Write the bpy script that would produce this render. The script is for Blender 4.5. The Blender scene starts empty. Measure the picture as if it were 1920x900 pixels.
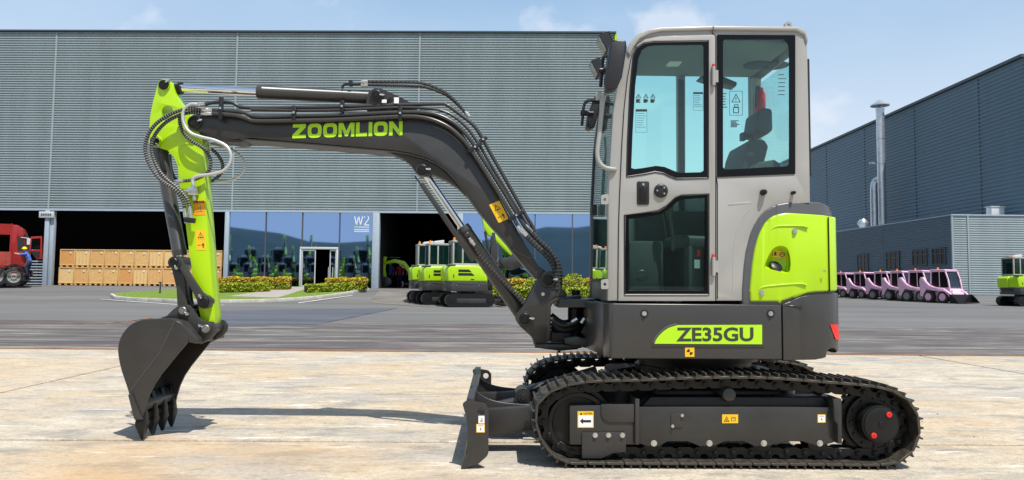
import bpy, bmesh, math, random
from mathutils import Vector, Matrix
from mathutils.geometry import tessellate_polygon

random.seed(7)
SC = bpy.context.scene
COL = SC.collection
R = math.radians

# ------------------------------------------------------------------ camera
F, PX, PY = 1390.0, 960.0, 440.0            # focal length and principal point in photo pixels (1920 x 900)
CAM = Vector((0, 0, 1.05))
YAW, PIT, ROLL = R(1.0), math.atan(89 / 1390.0), 0.009
FWD = Vector((math.sin(YAW) * math.cos(PIT), math.cos(YAW) * math.cos(PIT), math.sin(PIT)))
_r = Vector((math.cos(YAW), -math.sin(YAW), 0)); _u = _r.cross(FWD)
RGT = _r * math.cos(ROLL) + _u * math.sin(ROLL)
UPV = -_r * math.sin(ROLL) + _u * math.cos(ROLL)
cd = bpy.data.cameras.new('camera'); cam = bpy.data.objects.new('camera', cd); COL.objects.link(cam)
cd.sensor_width = 36; cd.lens = F / 1920 * 36; cd.shift_y = -10 / 1920; cd.clip_start = .05; cd.clip_end = 3000
cam.matrix_world = Matrix(((RGT.x, UPV.x, -FWD.x, CAM.x), (RGT.y, UPV.y, -FWD.y, CAM.y), (RGT.z, UPV.z, -FWD.z, CAM.z), (0, 0, 0, 1)))
SC.camera = cam

# ------------------------------------------------------------------ sky, sun, exposure
SUNV = Vector((.23, -.42, 1)).normalized()
EL = math.asin(SUNV.z); AZ = math.atan2(SUNV.x, SUNV.y)
wd = bpy.data.worlds.new('World'); SC.world = wd; wd.use_nodes = True
nt = wd.node_tree; nt.nodes.clear()
def nd(t, **k):
    n = nt.nodes.new(t)
    for a, b in k.items(): setattr(n, a, b)
    return n
wo = nd('ShaderNodeOutputWorld'); bg = nd('ShaderNodeBackground')
sk = nd('ShaderNodeTexSky', sky_type='NISHITA', sun_disc=False, sun_elevation=EL, sun_rotation=AZ, altitude=50, air_density=1.0, dust_density=1.0, ozone_density=1.4)
tc = nd('ShaderNodeTexCoord'); mp = nd('ShaderNodeMapping'); mp.inputs['Scale'].default_value = (1.6, 1.6, 4.0)
nz = nd('ShaderNodeTexNoise'); nz.inputs['Scale'].default_value = 1.7; nz.inputs['Detail'].default_value = 7; nz.inputs['Roughness'].default_value = .55
rp = nd('ShaderNodeValToRGB'); rp.color_ramp.elements[0].position = .40; rp.color_ramp.elements[1].position = .78
rp.color_ramp.elements[0].color = (0.02, 0.02, 0.02, 1); rp.color_ramp.elements[1].color = (.8, .8, .8, 1)
mp2 = nd('ShaderNodeMapping'); mp2.inputs['Scale'].default_value = (1, 1, 1.5); mp2.inputs['Location'].default_value = (2.35, .4, .3)
nz2 = nd('ShaderNodeTexNoise'); nz2.inputs['Scale'].default_value = 6.5; nz2.inputs['Detail'].default_value = 9; nz2.inputs['Roughness'].default_value = .52
rp2 = nd('ShaderNodeValToRGB'); rp2.color_ramp.elements[0].position = .57; rp2.color_ramp.elements[1].position = .66
mx = nd('ShaderNodeMixRGB'); mx.inputs[2].default_value = (5.6, 6.9, 8.6, 1)
mx2 = nd('ShaderNodeMixRGB'); mx2.inputs[2].default_value = (7.2, 7.7, 8.6, 1)
ml = nd('ShaderNodeMath', operation='MULTIPLY'); ml.inputs[1].default_value = .55
ml2 = nd('ShaderNodeMath', operation='MULTIPLY'); ml2.inputs[1].default_value = .6
L = nt.links.new
L(tc.outputs['Generated'], mp.inputs[0]); L(mp.outputs[0], nz.inputs['Vector']); L(nz.outputs['Fac'], rp.inputs[0])
L(tc.outputs['Generated'], mp2.inputs[0]); L(mp2.outputs[0], nz2.inputs['Vector']); L(nz2.outputs['Fac'], rp2.inputs[0])
# summer haze: the whole sky pales towards the horizon
sp_ = nd('ShaderNodeSeparateXYZ'); L(tc.outputs['Generated'], sp_.inputs[0]); hz_ = nd('ShaderNodeMapRange'); hz_.inputs[1].default_value = .0; hz_.inputs[2].default_value = 1.05; hz_.inputs[3].default_value = .97; hz_.inputs[4].default_value = .0
hz2 = nd('ShaderNodeMapRange'); hz2.inputs[1].default_value = .12; hz2.inputs[2].default_value = .36; L(sp_.outputs[2], hz2.inputs[0])
hzc = nd('ShaderNodeMixRGB'); hzc.inputs[1].default_value = (7.6, 8.2, 8.9, 1); hzc.inputs[2].default_value = (4.1, 6.2, 8.7, 1); L(hz2.outputs[0], hzc.inputs[0])
mxh = nd('ShaderNodeMixRGB'); L(hzc.outputs[0], mxh.inputs[2]); L(sp_.outputs[2], hz_.inputs[0]); L(hz_.outputs[0], mxh.inputs[0]); L(sk.outputs[0], mxh.inputs[1])
L(rp.outputs[0], ml.inputs[0]); L(ml.outputs[0], mx.inputs[0]); L(mxh.outputs[0], mx.inputs[1])
L(rp2.outputs[0], ml2.inputs[0]); L(ml2.outputs[0], mx2.inputs[0]); L(mx.outputs[0], mx2.inputs[1])
L(mx2.outputs[0], bg.inputs[0]); bg.inputs[1].default_value = .1; L(bg.outputs[0], wo.inputs[0])
sd = bpy.data.lights.new('sun', 'SUN'); sd.energy = 5.0; sd.angle = R(.55); sd.color = (1, .95, .87)
sun = bpy.data.objects.new('sun', sd); COL.objects.link(sun); sun.rotation_euler = SUNV.to_track_quat('Z', 'Y').to_euler(); sun.location = (0, 0, 40)
vs = SC.view_settings; SC.display_settings.display_device = 'sRGB'
vs.view_transform = 'Standard'; vs.look = 'None'; vs.gamma = 1; vs.exposure = .2; vs.use_curve_mapping = False
SC.cycles.max_bounces = 10; SC.cycles.transparent_max_bounces = 24; SC.cycles.use_denoising = True
SC.cycles.caustics_reflective = False; SC.cycles.caustics_refractive = False

# ------------------------------------------------------------------ layout helpers: a photo pixel to a point on a real plane
def ray(x, y): return FWD + RGT * ((x - PX) / F) - UPV * ((y - PY) / F)
def W(x, y, Y):
    d = ray(x, y); return CAM + d * (Y / d.y)
def G(x, y, z=0):
    d = ray(x, y); return CAM + d * ((z - CAM.z) / d.z)
def xz(x, y, Y):
    w = W(x, y, Y); return (w.x, w.z)
def pls(pts, Y): return [xz(a, b, Y) for a, b in pts]
def lerp(a, b, t): return a + (b - a) * t
def interp(tab, x):
    if x <= tab[0][0]: return tab[0][1]
    for (a, b), (c, d) in zip(tab, tab[1:]):
        if x <= c: return lerp(b, d, (x - a) / (c - a))
    return tab[-1][1]
def crom(pts, n=6, closed=False):
    P = [Vector(p) for p in pts]; out = []; N = len(P)
    for i in range(N if closed else N - 1):
        if closed: a, b, c, d = P[i - 1], P[i], P[(i + 1) % N], P[(i + 2) % N]
        else: a, b, c, d = P[max(i - 1, 0)], P[i], P[i + 1], P[min(i + 2, N - 1)]
        for k in range(n):
            t = k / n
            out.append(.5 * (2 * b + (c - a) * t + (2 * a - 5 * b + 4 * c - d) * t * t + (3 * b - a - 3 * c + d) * t ** 3))
    if not closed: out.append(P[-1])
    return out
def fillet(pts, rad, n=4):
    """round the corners of a 2-D polygon; rad is one number or one per corner"""
    out = []; N = len(pts)
    for i in range(N):
        p = Vector(pts[i][:2]); a = Vector(pts[i - 1][:2]); b = Vector(pts[(i + 1) % N][:2])
        r = rad[i] if isinstance(rad, (list, tuple)) else rad
        if r <= 0: out.append((p.x, p.y)); continue
        u = a - p; v = b - p; lu, lv = u.length, v.length; u /= lu; v /= lv
        ang = u.angle(v)
        if ang > 3.05: out.append((p.x, p.y)); continue
        t = min(r / math.tan(ang / 2), lu * .45, lv * .45)
        s, e = p + u * t, p + v * t
        for k in range(n + 1):
            q = k / n; w = s * (1 - q) ** 2 + p * 2 * q * (1 - q) + e * q * q; out.append((w.x, w.y))
    return out
def circ(cx, cz, r, n=24, a0=0, a1=2 * math.pi): return [(cx + r * math.cos(a0 + (a1 - a0) * k / n), cz + r * math.sin(a0 + (a1 - a0) * k / n)) for k in range(n)]

# ------------------------------------------------------------------ materials
def mat(name, col, rough=.5, metal=0, var=0, vs_=5, bump=0, bs=60, col2=None, coat=0, spec=.5, stretch=None):
    m = bpy.data.materials.new(name); m.use_nodes = True; t = m.node_tree; b = t.nodes['Principled BSDF']
    b.inputs['Base Color'].default_value = (*col, 1); b.inputs['Roughness'].default_value = rough; b.inputs['Metallic'].default_value = metal
    b.inputs['Coat Weight'].default_value = coat; b.inputs['Coat Roughness'].default_value = .12; b.inputs['Specular IOR Level'].default_value = spec
    if var or bump:
        c = t.nodes.new('ShaderNodeTexCoord'); vec = c.outputs['Object']
        if stretch:
            q = t.nodes.new('ShaderNodeMapping'); q.inputs['Scale'].default_value = stretch; t.links.new(vec, q.inputs[0]); vec = q.outputs[0]
    if var:
        n = t.nodes.new('ShaderNodeTexNoise'); n.inputs['Scale'].default_value = vs_; n.inputs['Detail'].default_value = 8; n.inputs['Roughness'].default_value = .62
        r = t.nodes.new('ShaderNodeValToRGB'); r.color_ramp.elements[0].position = .32; r.color_ramp.elements[1].position = .7
        c2 = col2 or tuple(min(1, x * (1 + var)) for x in col)
        r.color_ramp.elements[0].color = (*[x * (1 - var) for x in col], 1) if not col2 else (*col, 1); r.color_ramp.elements[1].color = (*c2, 1)
        t.links.new(vec, n.inputs['Vector']); t.links.new(n.outputs['Fac'], r.inputs[0]); t.links.new(r.outputs[0], b.inputs['Base Color'])
        mr = t.nodes.new('ShaderNodeMapRange'); mr.inputs[3].default_value = rough * .82; mr.inputs[4].default_value = min(1, rough * 1.22)
        t.links.new(n.outputs['Fac'], mr.inputs[0]); t.links.new(mr.outputs[0], b.inputs['Roughness'])
    if bump:
        n2 = t.nodes.new('ShaderNodeTexNoise'); n2.inputs['Scale'].default_value = bs; n2.inputs['Detail'].default_value = 5
        bp = t.nodes.new('ShaderNodeBump'); bp.inputs['Strength'].default_value = bump; bp.inputs['Distance'].default_value = .01
        t.links.new(vec, n2.inputs['Vector']); t.links.new(n2.outputs['Fac'], bp.inputs['Height']); t.links.new(bp.outputs[0], b.inputs['Normal'])
    return m
def glassmat(name, tint, refl=.05, rough=.0):
    m = bpy.data.materials.new(name); m.use_nodes = True; t = m.node_tree; t.nodes.clear()
    o = t.nodes.new('ShaderNodeOutputMaterial'); a = t.nodes.new('ShaderNodeBsdfTransparent'); g = t.nodes.new('ShaderNodeBsdfGlossy')
    a.inputs[0].default_value = (*tint, 1); g.inputs['Roughness'].default_value = rough; g.inputs[0].default_value = (1, 1, 1, 1)
    f = t.nodes.new('ShaderNodeFresnel'); io = 1.35 + refl
    ge = t.nodes.new('ShaderNodeNewGeometry'); ma = t.nodes.new('ShaderNodeMath'); ma.operation = 'MULTIPLY_ADD'; ma.inputs[1].default_value = 1 / io - io; ma.inputs[2].default_value = io     # both faces of a thin pane mirror alike
    t.links.new(ge.outputs['Backfacing'], ma.inputs[0]); t.links.new(ma.outputs[0], f.inputs[0]); x = t.nodes.new('ShaderNodeMixShader')
    t.links.new(f.outputs[0], x.inputs[0]); t.links.new(a.outputs[0], x.inputs[1]); t.links.new(g.outputs[0], x.inputs[2]); t.links.new(x.outputs[0], o.inputs[0])
    return m
def groundmat(name, stops, scale, stretch, rough, bump, bs, blot=None, lines=None):
    """streaky weathered paving: stretched noise through a ramp, larger blots of another tone over it"""
    m = bpy.data.materials.new(name); m.use_nodes = True; t = m.node_tree; b = t.nodes['Principled BSDF']; b.inputs['Roughness'].default_value = rough
    b.inputs['Specular IOR Level'].default_value = .25
    c = t.nodes.new('ShaderNodeTexCoord'); q = t.nodes.new('ShaderNodeMapping'); q.inputs['Scale'].default_value = stretch; t.links.new(c.outputs['Object'], q.inputs[0])
    n = t.nodes.new('ShaderNodeTexNoise'); n.inputs['Scale'].default_value = scale; n.inputs['Detail'].default_value = 12; n.inputs['Roughness'].default_value = .68; n.inputs['Distortion'].default_value = .6
    t.links.new(q.outputs[0], n.inputs['Vector'])
    r = t.nodes.new('ShaderNodeValToRGB'); e = r.color_ramp.elements
    while len(e) < len(stops): e.new(.5)
    for k, (p, cc) in enumerate(stops): e[k].position = p; e[k].color = (*cc, 1)
    t.links.new(n.outputs['Fac'], r.inputs[0]); out = r.outputs[0]
    for k, (sc, lo, hi, cc, amt, st) in enumerate(blot or []):
        q2 = t.nodes.new('ShaderNodeMapping'); q2.inputs['Scale'].default_value = st; q2.inputs['Location'].default_value = (k * 3.7 + 1.3, k * 5.1, 0); t.links.new(c.outputs['Object'], q2.inputs[0])
        n3 = t.nodes.new('ShaderNodeTexNoise'); n3.inputs['Scale'].default_value = sc; n3.inputs['Detail'].default_value = 9; n3.inputs['Roughness'].default_value = .65; t.links.new(q2.outputs[0], n3.inputs['Vector'])
        r3 = t.nodes.new('ShaderNodeMapRange'); r3.inputs[1].default_value = lo; r3.inputs[2].default_value = hi; r3.inputs[4].default_value = amt
        t.links.new(n3.outputs['Fac'], r3.inputs[0]); x = t.nodes.new('ShaderNodeMixRGB'); x.inputs[2].default_value = (*cc, 1)
        t.links.new(r3.outputs[0], x.inputs[0]); t.links.new(out, x.inputs[1]); out = x.outputs[0]
    t.links.new(out, b.inputs['Base Color'])
    n2 = t.nodes.new('ShaderNodeTexNoise'); n2.inputs['Scale'].default_value = bs; n2.inputs['Detail'].default_value = 8; t.links.new(c.outputs['Object'], n2.inputs['Vector'])
    bp = t.nodes.new('ShaderNodeBump'); bp.inputs['Strength'].default_value = bump; bp.inputs['Distance'].default_value = .02
    t.links.new(n2.outputs['Fac'], bp.inputs['Height']); t.links.new(bp.outputs[0], b.inputs['Normal'])
    return m

LIME = (.40, .66, .003)
M = dict(
    dark=mat('graphite_paint', (.034, .0325, .0315), .34, var=.22, vs_=3, bump=.05, bs=220),
    dark2=mat('graphite_smooth', (.044, .043, .042), .28, var=.08, vs_=2),
    black=mat('black_plastic', (.012, .012, .014), .4, var=.15),
    blacksteel=mat('black_steel', (.0075, .0075, .008), .4, metal=.0, var=.3, vs_=12, spec=.35),
    shoe=mat('dusty_shoe_steel', (.014, .0135, .013), .42, var=0.4, vs_=11, col2=(.10, .085, .065), spec=.4),
    lime=mat('lime_paint', LIME, .3, var=.05, vs_=2, coat=.3),
    lime_print=mat('lime_print', (.42, .74, .01), .45),
    grey=mat('cab_grey_paint', (.335, .33, .317), .35, var=.05, vs_=2, coat=.15),
    trim=mat('grey_trim', (.085, .088, .098), .35, var=.08),
    chrome=mat('chrome', (.82, .83, .85), .08, metal=1),
    zinc=mat('zinc_steel', (.62, .62, .6), .28, metal=.9, var=.12, vs_=40),
    hose=mat('hose_rubber', (.013, .013, .013), .55),
    hoserib=mat('hose_guard', (.26, .26, .25), .45),
    hoserib2=mat('hose_wrap', (.06, .06, .065), .4),
    silverhose=mat('braided_hose', (.55, .56, .55), .42, metal=.5),
    red=mat('red_plastic', (.75, .02, .015), .35),
    yellow=mat('yellow_print', (.85, .5, .01), .5),
    pincap=mat('worn_pin_cap', (.22, .22, .21), .4, metal=.6, var=.3, vs_=30),
    frit=mat('printed_glass_border', (.003, .003, .0035), .12, spec=.25),
    white=mat('white_print', (.8, .8, .78), .5),
    ink=mat('black_print', (.012, .012, .012), .6),
    glass=glassmat('cab_glass', (.84, .98, .95), .12),
    glassfar=glassmat('cab_glass_far', (.83, .98, .96), .05),
    seat=mat('seat_vinyl', (.03, .034, .036), .6, bump=.2, bs=30),
    inner=mat('cab_lining', (.16, .17, .16), .7, var=.1),
    innerdark=mat('cab_floor', (.03, .032, .033), .75, var=.2),
    orange=mat('orange_lens', (.9, .25, .01), .3),
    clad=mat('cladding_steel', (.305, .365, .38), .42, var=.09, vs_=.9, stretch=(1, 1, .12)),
    clad_shaded=mat('cladding_steel_shaded', (.095, .165, .215), .48, var=.09, vs_=.8, stretch=(1, 1, .12)),  # darker bluish copy of the cladding: shade of the sunless walls put into the colour
    steelpost=mat('post_paint', (.36, .43, .50), .45, var=.06),
    alu=mat('door_aluminium', (.62, .64, .64), .4, metal=.3),
    facade=mat('reflective_blue_glass', (.24, .37, .62), .02, metal=1),
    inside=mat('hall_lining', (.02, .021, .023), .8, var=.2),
    roof=mat('roof_edge', (.05, .07, .08), .5),
    wood=mat('crate_plywood', (.60, .32, .11), .7, var=.16, vs_=3, stretch=(1, 1, 6), col2=(.70, .42, .17)),
    wood3=mat('crate_plywood_red', (.60, .26, .07), .7, var=.16, vs_=3, stretch=(1, 1, 6), col2=(.68, .36, .12)),
    wood4=mat('crate_plywood_pale', (.70, .46, .20), .7, var=.16, vs_=3, stretch=(1, 1, 6), col2=(.76, .54, .27)),
    wood2=mat('crate_batten', (.68, .42, .16), .7, var=.14, vs_=6),
    redtruck=mat('truck_red', (.30, .010, .008), .32, var=.1, coat=.3),
    tyre=mat('tyre_rubber', (.022, .022, .022), .8, bump=.3, bs=40),
    rim=mat('wheel_rim', (.34, .33, .31), .45, metal=.2),
    pink=mat('pink_paint', (.82, .50, .67), .35, coat=.2, var=.05),
    galv=mat('galvanised', (.58, .6, .62), .34, metal=.75, var=.14, vs_=3),
    kerb=mat('kerb_stone', (.46, .44, .40), .8, var=.22, vs_=3, bump=.3, bs=20),
    grass=mat('lawn', (.13, .21, .022), .9, var=.45, vs_=9, bump=1, bs=70),
    leaf=mat('hedge_leaf', (.36, .41, .018), .6, var=.4, vs_=7),
    leafdk=mat('hedge_leaf_dark', (.07, .14, .012), .6, var=.4, vs_=7),
    leafor=mat('hedge_flower', (.58, .38, .025), .6, var=.35, vs_=9),
    twig=mat('twig', (.06, .045, .02), .9),
    skin=mat('skin', (.55, .32, .22), .6),
    blue=mat('blue_shirt', (.06, .15, .50), .8, bump=.3, bs=60),
    navy=mat('navy_trousers', (.015, .02, .06), .85),
    redcloth=mat('red_shirt', (.5, .03, .05), .8),
    helmet=mat('yellow_helmet', (.85, .62, .02), .3),
    hill=mat('wooded_hill', (.028, .055, .045), .95, var=.4, vs_=.05),
    path=mat('paving_path', (.33, .30, .27), .8, var=.12, vs_=2),
    paint=mat('road_paint', (.7, .7, .68), .7, var=.2, vs_=4),
    rust=mat('rust_edge', (.10, .055, .03), .9, var=.35, vs_=2.5, bump=.4, bs=30, col2=(.36, .17, .055)),
)
M['concrete'] = groundmat('weathered_concrete', [(.30, (.30, .275, .235)), (.43, (.435, .385, .31)), (.54, (.52, .455, .36)), (.68, (.60, .535, .435))], 2.4, (1, 2.0, 1), .85, .4, 55,
    [(.42, .44, .60, (.52, .385, .225), .75, (.8, 1.0, 1)), (.7, .49, .63, (.36, .35, .33), .8, (.8, 1.2, 1)), (1.6, .54, .64, (.21, .208, .20), .65, (.8, 1.8, 1)), (2.4, .59, .67, (.78, .755, .70), .85, (.6, 3.6, 1)), (6, .55, .68, (.19, .18, .165), .65, (.7, 1.6, 1)), (22, .49, .72, (.22, .195, .155), .65, (1, 1.3, 1)), (22, .56, .72, (.74, .68, .58), .55, (1, 1.2, 1)), (80, .47, .75, (.2, .175, .14), .5, (1, 1, 1)), (.3, .54, .66, (.48, .285, .115), .5, (.7, 1.1, 1))])
M['asphalt'] = groundmat('grey_asphalt', [(.25, (.092, .092, .095)), (.5, (.136, .135, .135)), (.75, (.172, .17, .166))], .35, (.25, 1.2, 1), .8, .25, 30,
    [(.18, .5, .7, (.225, .217, .205), .5, (.15, 1.4, 1)), (3, .6, .75, (.10, .10, .105), .4, (.4, 1.5, 1))])
M['strip'] = groundmat('stained_strip', [(.33, (.05, .048, .049)), (.46, (.10, .094, .092)), (.56, (.165, .155, .146)), (.66, (.33, .30, .265))], 1.5, (.32, 2.2, 1), .75, .25, 30,
    [(1.6, .57, .68, (.42, .37, .29), .6, (.25, 3.2, 1)), (.5, .47, .60, (.085, .062, .066), .6, (.3, 1, 1)), (14, .5, .75, (.05, .045, .045), .5, (.4, 1.5, 1))])
M['patch'] = groundmat('blue_asphalt', [(.3, (.07, .076, .095)), (.55, (.10, .107, .128)), (.75, (.15, .153, .165))], .5, (.25, 2, 1), .6, .25, 30)
M['ramp'] = groundmat('stained_ramp', [(.3, (.10, .095, .09)), (.5, (.16, .15, .14)), (.75, (.24, .21, .18))], .6, (.5, .9, 1), .75, .2, 30)
M['joint'] = mat('joint_dirt', (.34, .22, .09), .95, var=.4, vs_=4, bump=.4)

# ------------------------------------------------------------------ mesh builder
class MB:
    def __init__(s): s.v = []; s.f = []; s.m = []
    def add(s, vs, fs, m=0):
        o = len(s.v); s.v += [tuple(v) for v in vs]; s.f += [[i + o for i in f] for f in fs]; s.m += [m] * len(fs); return s
    def box(s, x0, x1, y0, y1, z0, z1, m=0):
        v = [(x, y, z) for z in (z0, z1) for x, y in ((x0, y0), (x1, y0), (x1, y1), (x0, y1))]
        return s.add(v, [(3, 2, 1, 0), (4, 5, 6, 7), (0, 1, 5, 4), (1, 2, 6, 5), (2, 3, 7, 6), (3, 0, 4, 7)], m)
    def obox(s, p0, p1, w, h, m=0, up=(0, 0, 1), taper=1):
        """bar from p0 to p1, w across, h along 'up'"""
        p0, p1 = Vector(p0), Vector(p1); d = (p1 - p0).normalized(); a = d.cross(Vector(up))
        if a.length < 1e-4: a = d.cross(Vector((1, 0, 0)))
        a.normalize(); b = a.cross(d); v = []
        for p, k in ((p0, 1), (p1, taper)):
            for sa, sb in ((-1, -1), (1, -1), (1, 1), (-1, 1)): v.append(p + a * (sa * w / 2 * k) + b * (sb * h / 2 * k))
        return s.add(v, [(3, 2, 1, 0), (4, 5, 6, 7), (0, 1, 5, 4), (1, 2, 6, 5), (2, 3, 7, 6), (3, 0, 4, 7)], m)
    def prism(s, pts, y0, y1, m=0, holes=(), conv=None):
        """polygon in XZ extruded along Y"""
        conv = conv or (lambda p, y: (p[0], y, p[1]))
        rings = [list(pts)] + [list(h) for h in holes]; n0 = 0; flat = [p for r in rings for p in r]; N = len(flat)
        v = [conv(p, y0) for p in flat] + [conv(p, y1) for p in flat]; f = []
        if holes:
            for t in tessellate_polygon([[Vector((p[0], p[1], 0)) for p in r] for r in rings]): f.append(tuple(t)); f.append(tuple(i + N for i in reversed(t)))
        else: f += [tuple(range(N)), tuple(reversed(range(N, 2 * N)))]
        for r in rings:
            k = len(r)
            for i in range(k): a, b = n0 + i, n0 + (i + 1) % k; f.append((b, a, a + N, b + N))
            n0 += k
        return s.add(v, f, m)
    def plan(s, pts, z0, z1, m=0):
        """polygon in XY extruded along Z; z0, z1 numbers or functions of (x, y)"""
        a = z0 if callable(z0) else (lambda x, y: z0); b = z1 if callable(z1) else (lambda x, y: z1); N = len(pts)
        v = [(x, y, a(x, y)) for x, y in pts] + [(x, y, b(x, y)) for x, y in pts]
        f = [tuple(reversed(range(N))), tuple(range(N, 2 * N))] + [(i, (i + 1) % N, (i + 1) % N + N, i + N) for i in range(N)]
        return s.add(v, f, m)
    def cyl(s, p0, p1, r0, r1=None, n=16, m=0):
        return s.lathe(p0, Vector(p1) - Vector(p0), [(0, 0), (0, r0), (1, r0 if r1 is None else r1), (1, 0)], n, m, rel=True)
    def lathe(s, c, axis, prof, n=16, m=0, rel=False):
        """profile [(along, radius)] turned about axis through c; rel: along is a fraction of the axis length"""
        c = Vector(c); ax = Vector(axis); ln = ax.length; ax = ax / ln; k = ln if rel else 1
        t = Vector((0, 0, 1)) if abs(ax.z) < .9 else Vector((1, 0, 0)); a = ax.cross(t).normalized(); b = ax.cross(a); v = []; f = []; idx = []
        for h, r in prof:
            if r < 1e-6: idx.append([len(v)]); v.append(c + ax * (h * k))
            else:
                idx.append(list(range(len(v), len(v) + n)))
                for i in range(n): q = 2 * math.pi * i / n; v.append(c + ax * (h * k) + (a * math.cos(q) + b * math.sin(q)) * r)
        for A, B in zip(idx, idx[1:]):
            if len(A) == 1 and len(B) == 1: continue
            for i in range(n):
                j = (i + 1) % n
                if len(A) == 1: f.append((A[0], B[i], B[j]))
                elif len(B) == 1: f.append((A[j], A[i], B[0]))
                else: f.append((A[j], A[i], B[i], B[j]))
        return s.add(v, f, m)
    def tube(s, pts, r, n=8, m=0, rib=0, m2=None):
        P = [Vector(p) for p in pts]; v = []; f = []; ms = []; prev = None; N = len(P)
        for i, p in enumerate(P):
            d = (P[min(i + 1, N - 1)] - P[max(i - 1, 0)]).normalized()
            if prev is None: a = d.cross(Vector((.31, .9, .2))).normalized()
            else: a = (prev - d * prev.dot(d)).normalized()
            prev = a; b = d.cross(a); rr = (r[i] if isinstance(r, (list, tuple)) else r) * (1 + (rib if i % 4 < 2 else 0))
            for k in range(n): q = 2 * math.pi * k / n; v.append(p + (a * math.cos(q) + b * math.sin(q)) * rr)
        o = len(s.v); s.v += [tuple(x) for x in v]
        for i in range(N - 1):
            for k in range(n):
                s.f.append([o + i * n + k, o + i * n + (k + 1) % n, o + (i + 1) * n + (k + 1) % n, o + (i + 1) * n + k]); s.m.append(m2 if (m2 is not None and i % 4 in (0,)) else m)
        s.f += [[o + k for k in reversed(range(n))], [o + (N - 1) * n + k for k in range(n)]]; s.m += [m, m]
        return s
    def sweep(s, prof, pts, m=0): pass
    def xform(s, mt, start=0):
        s.v[start:] = [tuple(mt @ Vector(v)) for v in s.v[start:]]; return s
    def mesh(s, name, mats, bev=0, seg=2, ang=40, smooth=True):
        me = bpy.data.meshes.new(name); me.from_pydata(s.v, [], s.f)
        for x in mats: me.materials.append(M[x] if isinstance(x, str) else x)
        if len(mats) > 1: me.polygons.foreach_set('material_index', s.m)
        if bev:
            bm = bmesh.new(); bm.from_mesh(me); bmesh.ops.recalc_face_normals(bm, faces=bm.faces)
            ed = [e for e in bm.edges if len(e.link_faces) == 2 and e.calc_face_angle(0) > R(ang)]
            bmesh.ops.bevel(bm, geom=ed, offset=bev, segments=seg, profile=.5, affect='EDGES', clamp_overlap=True)
            bm.to_mesh(me); bm.free()
        else:
            bm = bmesh.new(); bm.from_mesh(me); bmesh.ops.recalc_face_normals(bm, faces=bm.faces); bm.to_mesh(me); bm.free()
        if smooth:
            me.polygons.foreach_set('use_smooth', [True] * len(me.polygons)); me.set_sharp_from_angle(angle=R(38))
        me.update(); return me
    def build(s, name, mats, parent=None, bev=0, seg=2, local=False, **k):
        mats = [mats] if isinstance(mats, str) or isinstance(mats, bpy.types.Material) else mats
        return link(name, s.mesh(name, mats, bev, seg, **k), parent, local)
WM = {}
def link(name, me, parent=None, local=False):
    o = bpy.data.objects.new(name, me); COL.objects.link(o)
    if parent is not None:
        o.parent = parent
        if not local: o.matrix_parent_inverse = WM[parent.name].inverted()
    WM[o.name] = Matrix() if not local else (WM[parent.name] if parent else Matrix())
    return o
def thing(name, label, cat, loc=(0, 0, 0), rz=0, group=None):
    o = bpy.data.objects.new(name, None); COL.objects.link(o); o.empty_display_size = .2
    o.location = loc; o.rotation_euler = (0, 0, rz); WM[o.name] = Matrix.Translation(loc) @ Matrix.Rotation(rz, 4, 'Z')
    o['label'] = label; o['category'] = cat
    if group: o['group'] = group
    return o
def tag(o, label, cat, group=None):
    o['label'] = label; o['category'] = cat
    if group: o['group'] = group
    return o
def struct(o, label=None, kind='structure'):
    o['kind'] = kind
    if label: o['label'] = label
    return o
KIDS = {}
def dup(root, loc, rz=0, label=None, group=None, sc=1):
    def cp(o, par):
        c = o.copy(); COL.objects.link(c); c.parent = par
        for ch in o.children: cp(ch, c)
        return c
    r = cp(root, None); r.location = loc; r.rotation_euler = (0, 0, rz); r.scale = (sc, sc, sc)
    if label: r['label'] = label
    if group: r['group'] = group
    return r
def place(name, me, parent, mt):
    """a mesh object with a transform of its own under a parent (world-space matrix)"""
    o = bpy.data.objects.new(name, me); COL.objects.link(o); o.parent = parent
    o.matrix_parent_inverse = WM[parent.name].inverted(); o.matrix_basis = mt; return o
def boolean(o, cutters):
    for c in cutters:
        md = o.modifiers.new('cut', 'BOOLEAN'); md.object = c; md.operation = 'DIFFERENCE'; md.solver = 'EXACT'
    me = bpy.data.meshes.new_from_object(o.evaluated_get(bpy.context.evaluated_depsgraph_get())); old = o.data
    o.modifiers.clear(); o.data = me
    for c in cutters: d = c.data; bpy.data.objects.remove(c); bpy.data.meshes.remove(d)
    bpy.data.meshes.remove(old); me.set_sharp_from_angle(angle=R(38))
def text2d(body, off=.0, res=4):
    cu = bpy.data.curves.new('t', 'FONT'); cu.body = body; cu.size = 1; cu.offset = off; cu.resolution_u = res; cu.fill_mode = 'FRONT'
    o = bpy.data.objects.new('t', cu); COL.objects.link(o)
    me = bpy.data.meshes.new_from_object(o.evaluated_get(bpy.context.evaluated_depsgraph_get()))
    v = [(p.co.x, p.co.y) for p in me.vertices]; f = [tuple(p.vertices) for p in me.polygons]
    bpy.data.objects.remove(o); bpy.data.curves.remove(cu); bpy.data.meshes.remove(me)
    x0, x1 = min(a for a, b in v), max(a for a, b in v); y0, y1 = min(b for a, b in v), max(b for a, b in v)
    return [((a - x0) / (x1 - x0), (b - y0) / (y1 - y0)) for a, b in v], f
def put2d(mb, vf, o, ex, ey, m=0, nrm=(0, -1, 0), th=0):
    o, ex, ey = Vector(o), Vector(ex), Vector(ey)
    return mb.add([o + ex * a + ey * b for a, b in vf[0]], vf[1], m)

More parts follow.
